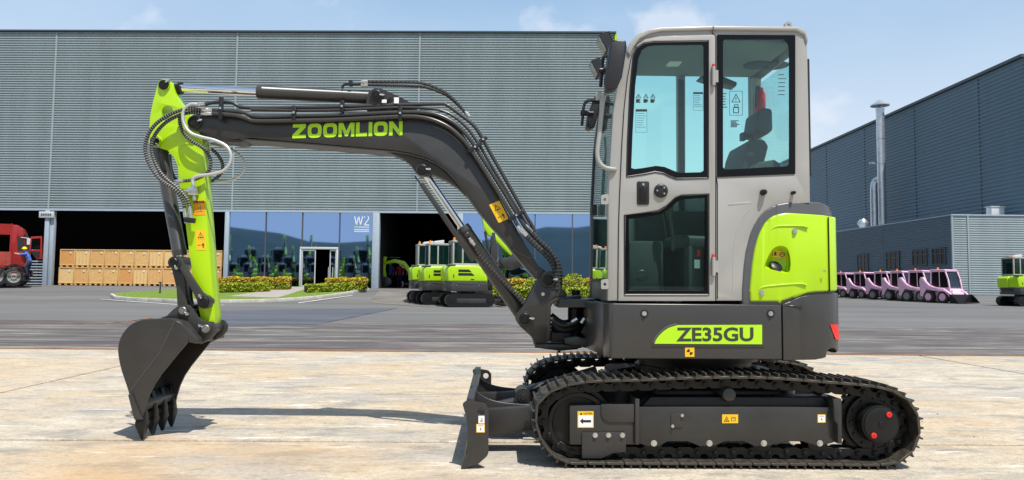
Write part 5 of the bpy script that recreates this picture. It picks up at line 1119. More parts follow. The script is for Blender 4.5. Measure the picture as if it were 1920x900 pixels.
b = MB(); b.tube(crom([W(642, 166, YB - .04), W(643, 161, YB - .04), W(650, 158, YB - .04), W(670, 158.5, YB - .04), W(676, 157, YB - .04)], 5), .009, 8); b.box(W(657, 155, YB).x, W(663, 155, YB).x, YB - .06, YB - .02, W(660, 164, YB).z, W(660, 154, YB).z); b.build('cylinder_port_pipe', 'black', ac)
for dy, y_ in ((0, -.05), (6.5, -.01)):
    pp = crom([W(686, 153 + dy, YB + y_), W(720, 153.5 + dy, YB + y_), W(780, 155 + dy, YB + y_), W(806, 160 + dy * .9, YB + y_), W(836, 174 + dy * .6, YB + y_), W(858, 194 + dy * .3, YB + y_), W(873, 212, YB + y_)], 6)
    fitting(677, 153.5 + dy, 690, 153 + dy, YB + y_, .013, ac)
    ribbed([(686, 153 + dy), (720, 153.5 + dy), (780, 155 + dy), (806, 160 + dy * .9), (836, 174 + dy * .6), (858, 194 + dy * .3), (873, 212)], YB + y_, .0095, parent=ac, step=.007, mats=('hose', 'hoserib2'))
fitting(872, 209, 880, 219, YB - .05, .014, ac)
b = MB(); b.box(W(716, 191, YB - .095).x, W(725, 191, YB - .095).x, YB - .097, YB - .0955, W(716, 193, YB - .09).z, W(716, 187, YB - .09).z); b.box(W(739, 183, YB - .095).x, W(748, 183, YB - .095).x, YB - .097, YB - .0955, W(740, 194, YB - .09).z, W(740, 183, YB - .09).z); b.build('lifting_decal', 'white', boom)
# boom cylinder
bc, A, B, S = cylinder('boom_cylinder', (792, 317.5), (984, 597), .385, .024, .052, YB, ex, Y0b, YBK)
b = MB(); b.cyl((A.x, YB - .05, A.z), (A.x, YB + .05, A.z), .045, n=18); b.build('rod_eye', 'dark', bc); b = MB(); b.cyl((B.x, YB - .07, B.z), (B.x, YB + .07, B.z), .06, n=18); b.build('cylinder_eye', 'dark', bc)
b = MB(); b.obox(W(790, 344, YB - .07), W(888, 488, YB - .07), .035, .03, up=(0, 1, 0)); b.obox(W(778, 331, YB - .06), W(792, 349, YB - .07), .012, .012, up=(0, 1, 0)); b.build('rod_guard', 'dark', bc, bev=.004)
ribbed([(887, 456), (897, 476), (915, 498), (945, 530), (968, 553), (984, 572)], YB - .075, .012, parent=bc, step=.006, mats=('hose', 'hoserib2')); ribbed([(902, 476), (925, 508), (950, 535), (974, 556), (986, 568)], YB - .055, .011, parent=bc, step=.006, mats=('hose', 'hoserib2'))
fitting(880, 446, 890, 460, YB - .075, .014, bc); b = MB(); b.lathe(W(876, 441, YB - .05), (0, -1, 0), [(-.03, 0), (-.03, .018), (.03, .018), (.035, .012), (.035, 0)], 14); b.build('port_block', 'dark', bc)
# ---------------------------------------------------------------- arm (stick)
Y0a, Y1a = YB - .062, YB + .062
apx = [(299, 152), (306, 148.5), (314, 149), (321, 154), (326, 170), (335, 189), (347, 203), (356, 214), (364, 226), (372, 243), (379, 262), (382, 300), (384, 350), (387, 396), (391, 450), (396, 520), (402, 590), (402, 606), (397, 617), (392, 623), (383, 620), (378, 606), (373, 580), (364, 530), (355, 475), (348, 420), (341, 375), (335, 335), (333, 310), (325, 293), (314, 282), (298, 277), (288, 275), (282, 266), (281, 255), (280, 240), (281.5, 217), (287, 190), (294, 164)]
hole = crom([Vector(v) for v in pls([(303, 215), (304, 205), (311, 198.5), (319, 199), (324, 206), (322, 218), (316, 230), (310, 231), (304, 226)], Y0a)], 4, True)
arm = MB().prism(pls(apx, Y0a), Y0a, Y1a, holes=[[(p.x, p.y) for p in hole]]).build('arm', 'lime', ex, bev=.004, seg=2, ang=50)
b = MB(); wp = fillet(pls([(334, 285), (345, 276), (362, 271), (381, 276), (387, 340), (390, 400), (388, 590), (376, 590), (352, 420), (338, 340)], Y0a), .02); 
b = MB(); b.tube(crom([W(337, 308, Y0a - .001), W(334, 295, Y0a - .001), (W(338, 280, Y0a - .001)), W(350, 271, Y0a - .001), W(366, 268, Y0a - .001)], 6), .0035, 6); b.build('weld_seam', 'lime', arm)
for (px, py, r_, rb_, an) in ((307, 159, .034, .042, 40), (290, 264, .03, .042, -50), (382, 566, .034, .046, 120)): pin(arm, px, py, (YB - .118 if px == 382 else Y0a - .010), (Y0a + .02 if px == 382 else Y1a + .010), r_, rb_, ang=an, bm='lime' if px < 310 else 'dark')
decal(arm, ((362, 376), (384, 375), (385, 402), (363, 404)), Y0a, 'orange'); decal(arm, ((366.5, 431), (385, 431), (388, 469), (368.5, 469)), Y0a, 'tall')
b = MB(); p = W(363, 359, Y0a - .02); b.box(p.x - .03, p.x + .03, Y0a - .05, Y0a - .0005, p.z - .028, p.z + .028); bkm = b.build('valve_block', 'zinc', arm, bev=.005)
fitting(362, 346, 363, 356, Y0a - .03, .012, arm); fitting(364, 366, 364, 376, Y0a - .03, .012, arm); fitting(345, 358, 356, 359, Y0a - .03, .011, arm)
for (x0, y0_, x1, y1_) in ((346, 393, 349, 418), (355, 385, 359, 416)):
    fitting(x0, y0_ - 4, x1, y1_, Y0a - .05, .012, arm)
b = MB(); p, q = W(346, 412, Y0a - .05), W(366, 414, Y0a - .05); b.obox(p, q, .03, .035, up=(0, 0, 1)); b.build('hose_clamp', 'black', arm, bev=.004)
YH = Y0a - .055
ribbed([(378, 207), (360, 204, -.02), (332, 209, -.03), (300, 226, -.03), (280, 248, -.03), (272, 276, -.03), (280, 308, -.03), (300, 336, -.03), (328, 356, -.02), (342, 374), (346, 390)], YH, .0115, parent=arm)
ribbed([(378, 213), (360, 211), (336, 216), (308, 232), (289, 256), (284, 280), (292, 308), (308, 332), (332, 352), (350, 372), (355, 386)], YH, .0115, parent=arm)
ribbed([(337, 218), (338, 234), (346, 252), (362, 266), (382, 279), (394, 298), (394, 314), (386, 326), (372, 334), (356, 338), (338, 339.5)], YH + .02, .0115, parent=arm)
ribbed([(396, 279, .12), (408, 290, .15), (417, 306, .17), (416, 322, .17), (406, 334, .16), (396, 340, .12)], Y0a + .02, .0115, parent=arm)
ribbed([(318, 290, .1), (320, 312, .12), (325, 330, .13), (334, 340, .1)], Y0a + .02, .0115, parent=arm)
for pts, yy_, r_ in (([(376, 197), (362, 195), (350, 200), (343, 212), (345, 232), (357, 249), (378, 257), (402, 263), (424, 274), (433, 290), (430, 308), (417, 321), (394, 327), (372, 330), (362, 335), (362, 347)], YH - .03, .0115), ([(395, 270), (420, 275), (440, 284), (455, 298), (459, 312), (452, 327), (436, 337), (416, 340), (396, 338)], Y1a + .04, .010)):
    MB().tube(crom([W(a, c, yy_) for a, c in pts], 8), r_, 10).build('braided_hose', 'silverhose', arm)
for (x0, y0_, x1, y1_, yy_) in ((366, 196, 384, 194, YH - .03), (377, 206, 398, 206.5, YH), (377, 213, 398, 213, YH), (330, 339.5, 345, 339, YH + .02)): fitting(x0, y0_, x1, y1_, yy_, .0135, arm)
# bucket cylinder and linkage
kc, A, B, S = cylinder('bucket_cylinder', (326, 492), (290, 264), .06, .026, .047, YB, ex, YB - .12, Y0a - .01)
b = MB(); b.cyl((A.x, YB - .04, A.z), (A.x, YB + .04, A.z), .045, n=18); b.build('rod_eye', 'dark', kc); b = MB(); b.obox(W(293, 272, YB), W(302, 298, YB), .06, .07, up=(0, 1, 0)); b.build('cylinder_eye', 'dark', kc, bev=.006)
b = MB(); b.tube([W(302, 285, YB - .055), W(304, 300, YB - .055), W(310, 320, YB - .05)], .012, 8); b.build('port_pipe', 'black', kc)
def plate(name, px, Y, t_, parent, m='dark', rad=.02, holes=()): return MB().prism(fillet(pls(px, Y), rad), Y, Y + t_, holes=holes).build(name, m, parent, bev=.004)
hpx = [(318, 492), (321, 483), (331, 481), (342, 489), (360, 518), (380, 548), (392, 556), (396, 568), (388, 577), (374, 576), (368, 562), (352, 530), (338, 505), (326, 503)]
lk = plate('arm_link', hpx, YB - .108, .022, ex, rad=.01); plate('link_plate', hpx, YB + .086, .022, lk, rad=.01)
bpx2 = [(320, 500), (330, 486), (340, 496), (346, 520), (349, 560), (354, 580), (348, 592), (335, 590), (332, 575), (330, 540)]
b = MB(); b.prism(fillet(pls(bpx2, YB - .06), .012), YB - .06, YB + .06); lk2 = b.build('bucket_link', 'dark', ex, bev=.008)
pin(lk, 326, 492, YB - .122, YB + .122, .03, .042, ang=-60)
# ---------------------------------------------------------------- bucket
YK0, YK1 = 4.925, 5.415
mouth = [(352, 641), (336, 660), (318, 682), (302, 702), (289, 721), (279, 742), (272, 765), (268, 783)]
back = [(252, 783), (247, 760), (243, 736), (236, 714), (229, 693), (224, 670), (223, 652), (227, 635), (236, 620), (248, 609), (263, 602.5), (282, 600), (305, 599), (328, 599.5), (340, 606), (348, 618), (352, 632)]
Zs = pls(mouth + back, YK0)
bk = MB().prism(Zs, YK0, YK0 + .018).build('bucket', 'dark', ex, bev=.003, seg=1, ang=50)
MB().prism(Zs, YK1 - .018, YK1).build('far_side_plate', 'dark', bk, bev=.003, seg=1, ang=50)
wr = [Vector(v) for v in pls(back, YK0)]; wr = crom(wr, 3); cen = Vector((sum(p[0] for p in Zs) / len(Zs), sum(p[1] for p in Zs) / len(Zs)))
inn = []
for i, p in enumerate(wr):
    d_ = (wr[min(i + 1, len(wr) - 1)] - wr[max(i - 1, 0)]).normalized(); n_ = Vector((-d_.y, d_.x)); n_ = n_ if n_.dot(cen - p) > 0 else -n_; inn.append(p + n_ * .016)
b = MB(); b.prism([(p.x, p.y) for p in wr] + [(p.x, p.y) for p in reversed(inn)], YK0 + .0185, YK1 - .0185); b.build('bucket_shell', 'dark', bk, bev=0)
b = MB(); e1 = [wr[i] for i in range(0, len(wr), 3)]; b.tube([Vector((p.x, YK0 + .008, p.y)) for p in wr], .008, 6); b.tube([Vector((p.x, YK1 - .008, p.y)) for p in wr], .008, 6); b.build('edge_bead', 'dark', bk)
b = MB(); b.tube([W(328, 601, YK0 - .001), W(300, 660, YK0 - .001), W(243, 735, YK0 - .001)], .003, 6); b.build('weld_seam', 'trim', bk)
wp = fillet(pls([(330, 600), (340, 603), (351, 616), (368, 636), (370, 645), (354, 642), (348, 620)], YK0), .01)
b = MB(); b.prism(wp, YK0 + .001, YK1 - .001); b.build('shell_lip', 'dark', bk, bev=.004)
plate('side_cutter', [(240, 741), (246, 737), (264, 781), (268, 786), (252, 787)], YK0 - .014, .013, bk, rad=.002)
plate('side_cutter', [(240, 741), (246, 737), (264, 781), (268, 786), (252, 787)], YK1 + .001, .013, bk, rad=.002)
b = MB(); lp = pls([(244, 745), (256, 742), (270, 758), (266, 772), (252, 772)], YK0); b.prism(lp, YK0 + .019, YK1 - .019); b.build('cutting_lip', 'dark', bk, bev=.003)
root_, tip_ = Vector(xz(262, 780, YK0)), Vector(xz(267.5, 826, YK0 + .03)); tip_.y = .004
d_ = (tip_ - root_).normalized(); n_ = Vector((-d_.y, d_.x))
for k in range(4):
    yc_ = lerp(YK0 + .03, YK1 - .03, k / 3); b = MB(); v = []
    for t_, hw, hy in ((-.14, .012, .020), (-.02, .030, .026), (.04, .032, .030)):
        c_ = root_ + d_ * t_
        for s1, s2 in ((-1, -1), (1, -1), (1, 1), (-1, 1)): v.append((c_.x + n_.x * hw * s1, yc_ + hy * s2, c_.y + n_.y * hw * s1))
    b.add(v, [(0, 1, 2, 3), (0, 4, 5, 1), (1, 5, 6, 2), (2, 6, 7, 3), (3, 7, 4, 0), (4, 8, 9, 5), (5, 9, 10, 6), (6, 10, 11, 7), (7, 11, 8, 4), (11, 10, 9, 8)]); th_ = b.build('tooth_adapter', 'blacksteel', bk, bev=.005)
    b = MB(); v = []; ln = (tip_ - root_).length
    for t_, hw, hy in ((.035, .030, .037), (.06, .031, .037), (ln, .005, .014)):
        c_ = root_ + d_ * t_
        for s1, s2 in ((-1, -1), (1, -1), (1, 1), (-1, 1)): v.append((c_.x + n_.x * hw * s1, yc_ + hy * s2, max(.002, c_.y + n_.y * hw * s1)))
    b.add(v, [(0, 1, 2, 3), (0, 4, 5, 1), (1, 5, 6, 2), (2, 6, 7, 3), (3, 7, 4, 0), (4, 8, 9, 5), (5, 9, 10, 6), (6, 10, 11, 7), (7, 11, 8, 4), (11, 10, 9, 8)]); b.build('bucket_tooth', 'blacksteel', bk, bev=.004)
epx = [(297, 597), (312, 592), (324, 580), (334, 573), (350, 572), (362, 580), (370, 594), (384, 603), (398, 603), (405, 612), (404, 624), (394, 636), (374, 646), (366, 640), (352, 618), (330, 602)]
for y0 in (YB - .124, YB + .082): MB().prism(fillet(pls(epx, YB - .128), .012), y0, y0 + .022).build('bucket_ear', 'dark', bk, bev=.004)
pin(bk, 343, 582.5, YB - .136, YB + .116, .026, .038, ang=-35, pm='pincap'); pin(bk, 386, 616.5, YB - .136, YB + .116, .028, .04, ang=150, pm='pincap')

# ================================================================== THINGS IN THE BACKGROUND
# ---- wooden crates in two rows inside the open bay
edges_px = [111, 140.2, 168, 195.6, 223, 250.8, 278.6, 306.4, 334.2, 362, 389.8, 417.6]
proto_me = {}
ORD = ['first', 'second', 'third', 'fourth', 'fifth', 'sixth', 'seventh', 'eighth', 'ninth', 'tenth', 'last']
def crate(u0, u1, z0, z1, dep, label, k):
    c_ = (u0 + u1) / 2; w = (u1 - u0) / 2 - .014; base = FO + FD * c_ + FN * dep; ft = .11
    root = thing('wooden_crate', label, 'crate', (base.x, base.y, z0), FR + random.uniform(-.015, .015), 'wooden crates stacked in two rows'); h = z1 - z0 - .012; d = .9
    MB().box(-w + .03, w - .03, .03, d, ft, h - .02).build('plywood_box', ['wood', 'wood2', 'wood3', 'wood4', 'wood'][(k * 3 + int(u0 * 7)) % 5], root, local=True)
    fr = MB(); t = .055
    fr.box(-w, w, 0, .03, ft, ft + t); fr.box(-w, w, 0, .03, h - t, h); fr.box(-w, -w + t, 0, .029, ft + t, h - t); fr.box(w - t, w, 0, .029, ft + t, h - t); fr.box(-w, w, .031, d + .03, h - .02, h + .002)
    fr.build('batten_frame', 'wood2', root, local=True, bev=.004, seg=1)
    for x in (-w + .1, 0, w - .1): MB().box(x - .07, x + .07, 0.01, d, .0, ft - .002).build('pallet_foot', 'wood2', root, local=True)
    if k % 3: 
        for q in (-.5, 0, .5): MB().box(q * w - .03, q * w + .03, .015, .0298, ft + t, h - t).build('slat', 'wood2', root, local=True)
    q_ = random.uniform(.2, .5); MB().box(w * q_, w * q_ + .08, -.004, .012, h - .30 + q_ * .1, h - .2 + q_ * .1).build('paper_tag', 'white', root, local=True)
for r_ in range(2):
    zg = .62
    for k in range(11):
        u0, u1 = FW(edges_px[k] - (1.2 if r_ == 0 else 0), 500, .5)[0], FW(edges_px[k + 1] - (1.2 if r_ == 0 else 0), 500, .5)[0]; hc = FW(200, 467.5, .5)[1] - zg
        where = ('in the bottom row' if r_ == 0 else 'in the top row')
        lab = ('last' if k == 10 else ORD[k]) + ' wooden crate ' + where + ' counted from the signed post' + (', right of the arm' if k == 10 else (', behind the arm' if k in (7, 8, 9) else ''))
        crate(u0, u1, zg + r_ * hc / 2, zg + (r_ + 1) * hc / 2, .5, lab, (k * 5 + r_ * 3) % 7)
# ---- slatted steel rack beside the post
(u0, z1), (u1, z0) = FW(50, 487, .9), FW(82, 533, .9); base = FO + FD * u0 + FN * .9
rk = thing('slatted_rack', 'grey slatted metal rack behind the climbing worker', 'rack', (base.x, base.y, .61), FR)
for k in range(9): z = .06 + (z1 - .62) * k / 9; MB().box(0, u1 - u0, 0, .04, z, z + .07).build('slat', 'steelpost', rk, local=True)
for x in (.0, (u1 - u0) / 2, u1 - u0 - .06): MB().box(x, x + .06, .041, .1, 0, z1 - .62).build('upright', 'trim', rk, local=True)

# ---- people
def person(label, pose, loc, rz, shirt, trousers='navy', helmet=True, sc=1, group=None):
    J = pose; names = list(J); ed = [('hip', 'chest'), ('chest', 'neck'), ('neck', 'head'), ('head', 'top'), ('chest', 'shl'), ('shl', 'ell'), ('ell', 'wrl'), ('wrl', 'hal'), ('chest', 'shr'), ('shr', 'elr'), ('elr', 'wrr'), ('wrr', 'har'), ('hip', 'hil'), ('hil', 'knl'), ('knl', 'anl'), ('anl', 'tol'), ('hip', 'hir'), ('hir', 'knr'), ('knr', 'anr'), ('anr', 'tor')]
    rad = dict(hip=.15, chest=.165, neck=.06, head=.095, top=.07, shl=.075, shr=.075, ell=.052, elr=.052, wrl=.036, wrr=.036, hal=.042, har=.042, hil=.10, hir=.10, knl=.07, knr=.07, anl=.05, anr=.05, tol=.045, tor=.045)
    me = bpy.data.meshes.new('body'); me.from_pydata([J[n] for n in names], [(names.index(a), names.index(c)) for a, c in ed], []); o = bpy.data.objects.new('body', me); COL.objects.link(o)
    o.modifiers.new('s', 'SKIN'); sm = o.modifiers.new('u', 'SUBSURF'); sm.levels = 1; sm.render_levels = 1
    for n, v in zip(names, me.skin_vertices[0].data): v.radius = (rad[n], rad[n] * (.78 if n in ('chest', 'hip') else 1)); v.use_root = n == 'hip'
    m2 = bpy.data.meshes.new_from_object(o.evaluated_get(bpy.context.evaluated_depsgraph_get())); bpy.data.objects.remove(o); bpy.data.meshes.remove(me)
    root = thing('person', label, 'person', loc, rz, group); root.scale = (sc, sc, sc); m2.name = 'body'
    for k in ('skin', shirt, trousers): m2.materials.append(M[k])
    def dist(p, a, c):
        a, c = Vector(a), Vector(c); t = max(0, min(1, (p - a).dot(c - a) / (c - a).length_squared)); return (p - a - (c - a) * t).length
    for f in m2.polygons:
        p = f.center; best = min(((dist(p, J[a], J[c]) / (rad[a] + rad[c]), a, c) for a, c in ed)); s = best[1] + best[2]
        f.material_index = 0 if any(k in s for k in ('neckhead', 'headtop', 'ellwrl', 'elrwrr', 'hal', 'har')) else (2 if any(k in s for k in ('hil', 'hir', 'knl', 'knr', 'anl', 'anr')) else 1); f.use_smooth = True
    b = link('body', m2, root, True)
    hd = Vector(J['head']); fd = Vector((1, 0, 0))
    if helmet: MB().lathe(hd + Vector((0, 0, .03)), (0, 0, 1), [(0, .15), (.01, .15), (.02, .125), (.08, .11), (.12, .07), (.135, 0)], 16).build('helmet', 'helmet', root, local=True)
    else: MB().lathe(hd + Vector((0, 0, .0)), (0, 0, 1), [(0, .1), (.06, .105), (.11, .07), (.125, 0)], 14).build('hair', 'ink', root, local=True)
    return root
STAND = dict(hip=(0, 0, .93), chest=(0, 0, 1.25), neck=(0, 0, 1.46), head=(.02, 0, 1.6), top=(.02, 0, 1.7), shl=(0, .17, 1.38), ell=(-.03, .25, 1.1), wrl=(.08, .24, .88), hal=(.11, .23, .8), shr=(0, -.17, 1.38), elr=(-.03, -.25, 1.1), wrr=(.08, -.24, .88), har=(.11, -.23, .8), hil=(0, .09, .86), knl=(.02, .1, .48), anl=(0, .1, .08), tol=(.16, .11, .03), hir=(0, -.09, .86), knr=(.02, -.1, .48), anr=(0, -.1, .08), tor=(.16, -.11, .03))
CLIMB = dict(hip=(.16, 0, .86), chest=(.02, 0, 1.16), neck=(-.1, 0, 1.38), head=(-.15, 0, 1.50), top=(-.17, 0, 1.6), shl=(-.04, -.19, 1.28), ell=(-.27, -.25, 1.22), wrl=(-.48, -.2, 1.27), hal=(-.58, -.19, 1.29), shr=(-.06, .18, 1.28), elr=(-.25, .26, 1.16), wrr=(-.42, .3, 1.24), har=(-.5, .3, 1.28), hil=(.15, -.1, .8), knl=(-.03, -.12, .52), anl=(.08, -.12, .17), tol=(-.08, -.12, .12), hir=(.15, .1, .8), knr=(.06, .12, .42), anr=(.05, .12, .08), tor=(-.1, .12, .03))

# ---- red lorry
tp = Gh(26, 540); TA = R(27); TD = Vector((math.cos(TA), math.sin(TA), 0)); TN = Vector((-math.sin(TA), math.cos(TA), 0)); tp = tp + TN * 1.2; tp.z = hgt(tp.x, tp.y)
def TL(px, py):
    r = ray(px, py); o = tp - TN * 1.2; t = (o - CAM).dot(TN) / r.dot(TN); p = CAM + r * t; return ((p - tp).dot(TD), p.z - tp.z)
truck = thing('red_truck', 'red stake-sided lorry at the left edge, door standing open', 'truck', tp, TA)
b = MB(); cabp = [TL(*q) for q in ((21, 421), (33, 422), (40, 427), (44.5, 438), (47.5, 455), (49.5, 475), (49, 492), (45, 496), (42, 506), (42, 512), (38, 510), (33, 500), (26, 496), (21, 498))]
wn = [TL(*q) for q in ((32.5, 444), (44, 444), (46.5, 461), (46.5, 471), (32.5, 472))]
b.prism(cabp, -1.2, -1.14, holes=[wn]); b.prism(cabp, 1.14, 1.2, holes=[wn]); b.prism(cabp, -1.139, 1.139); cb = b.build('truck_cab', 'redtruck', truck, local=True, bev=.03, seg=2)
MB().prism(wn, -1.196, -1.141).build('doorway_shade', 'ink', cb, local=True)  # solid black slab in the doorway, standing for the shade inside the cab
b = MB(); f_ = [TL(*q) for q in ((45.5, 438), (47.5, 452), (49.2, 468), (49.5, 468), (47.8, 452), (45.8, 438))]; b.prism(f_, -1.0, 1.0); b.build('windscreen', 'black', cb, local=True)
def wheel(parent, x, y, z, r, w, rimm='rim', name='wheel', tm='tyre', local=True):
    b = MB(); b.lathe((x, y - w / 2, z), (0, 1, 0), [(0, r * .58), (0, r * .9), (w * .1, r * .98), (w * .25, r), (w * .75, r), (w * .9, r * .98), (w, r * .9), (w, r * .58)], 28); t = b.build(name, tm, parent, local=local)
    b = MB(); b.lathe((x, y - w / 2, z), (0, 1, 0), [(.03, 0), (.03, r * .16), (-.005, r * .18), (-.005, r * .24), (.05, r * .3), (.05, r * .5), (.0, r * .56), (.0, r * .6), (w, r * .6), (w * .9, r * .5), (w * .9, 0)], 24); b.build('rim', rimm, t, local=local)
    b = MB()
    for k in range(8): a = k * math.pi / 4; b.cyl((x + r * .4 * math.cos(a), y - w / 2 + .052, z + r * .4 * math.sin(a)), (x + r * .4 * math.cos(a), y - w / 2 + .02, z + r * .4 * math.sin(a)), r * .045, n=6)
    b.build('wheel_nut', rimm, t, local=local); return t
for x_ in (TL(26, 520)[0], TL(-7, 520)[0]):
    for y_ in (-1.05, 1.05): wheel(truck, x_, y_, .54, .54, .32)
b = MB(); q = TL(21, 505); b.box(-9, q[0] + .9, -.45, .45, .6, .95); b.build('chassis', 'blacksteel', truck, local=True)
b = MB(); (xa, za), (xb, zb2) = TL(-120, 469), TL(20, 502); b.box(xa, xb, -1.22, 1.22, zb2, zb2 + .12); bed = b.build('cargo_bed', 'redtruck', truck, local=True)
red2 = mat('faded_red', (.33, .045, .03), .55, var=.25, vs_=3)
for y_ in (-1.22, 1.18):
    b = MB(); b.box(xa, xb - .02, y_, y_ + .04, zb2 + .125, za); b.build('drop_side', red2, bed, local=True)
    for k in range(26): x = xb - .12 - k * .17; MB().box(x, x + .05, y_ - .03 if y_ < 0 else y_ + .041, y_ if y_ < 0 else y_ + .07, zb2 + .13, za - .02).build('side_rib', red2, bed, local=True)
for k in range(5):
    x = xb - .1 - k * 1.0
    for y_ in (-1.2, 1.14): MB().box(x, x + .08, y_, y_ + .06, za + .003, TL(20, 419)[1]).build('stake', 'redtruck', bed, local=True)
b = MB(); b.box(xa, xb, -1.17, -1.13, TL(20, 440)[1], TL(20, 420)[1]); b.box(xa, xb - .9, -1.165, -1.13, za + .05, TL(20, 441)[1]); b.build('tarpaulin', 'redtruck', bed, local=True)
b = MB(); b.box(TL(22, 500)[0], TL(48, 500)[0], -1.19, 1.19, .75, 1.15); b.build('bumper', 'redtruck', truck, local=True, bev=.05)
b = MB(); b.lathe((TL(26, 520)[0], -1.23, .54), (0, 1, 0), [(0, .62), (0, .72), (.35, .72), (.35, .62)], 24); b.v = [v if v[2] > .62 else (v[0], v[1], .62 + (v[2] - .62) * .02) for v in b.v]; b.build('mudguard', 'black', truck, local=True)
b = MB(); (xs_, zs_) = TL(52, 518); b.box(xs_ - .35, xs_ + .15, -1.5, -1.15, zs_ - .25, zs_ - .19); b.box(xs_ - .3, xs_ - .25, -1.45, -1.15, zs_ - .19, zs_ + .5); b.build('cab_step', 'black', truck, local=True)
dq = [TL(*q) for q in ((58, 444), (79, 443), (80, 486), (68, 486), (62, 478), (55, 470))]; dw = [TL(*q) for q in ((60.5, 448), (76, 447), (76, 468), (58, 468))]
b = MB(); b.prism(dq, -1.32, -1.26, holes=[dw]); dd = b.build('open_door', 'redtruck', truck, local=True, bev=.01)
MB().prism(dw, -1.30, -1.29).build('door_glass', glassmat('truck_glass', (.25, .3, .3)), dd, local=True)
MB().prism([TL(*q) for q in ((57, 471), (75.5, 471), (75, 482), (68, 484), (62, 477))], -1.335, -1.321).build('door_lining', 'black', dd, local=True)
b = MB(); q = TL(51, 447); b.box(q[0], q[0] + .2, -1.3, -1.2, q[1] - .35, q[1]); b.obox((q[0] - .3, -1.2, q[1] + .05), (q[0] + .1, -1.25, q[1]), .04, .04); b.build('wing_mirror', 'alu', truck, local=True)
q_ = TL(50, 519); wp_ = tp + TD * q_[0] - TN * 1.42; person('worker in blue shirt and yellow helmet climbing into the red lorry', CLIMB, (wp_.x, wp_.y, tp.z + q_[1]), R(18), 'blue', sc=1.0)

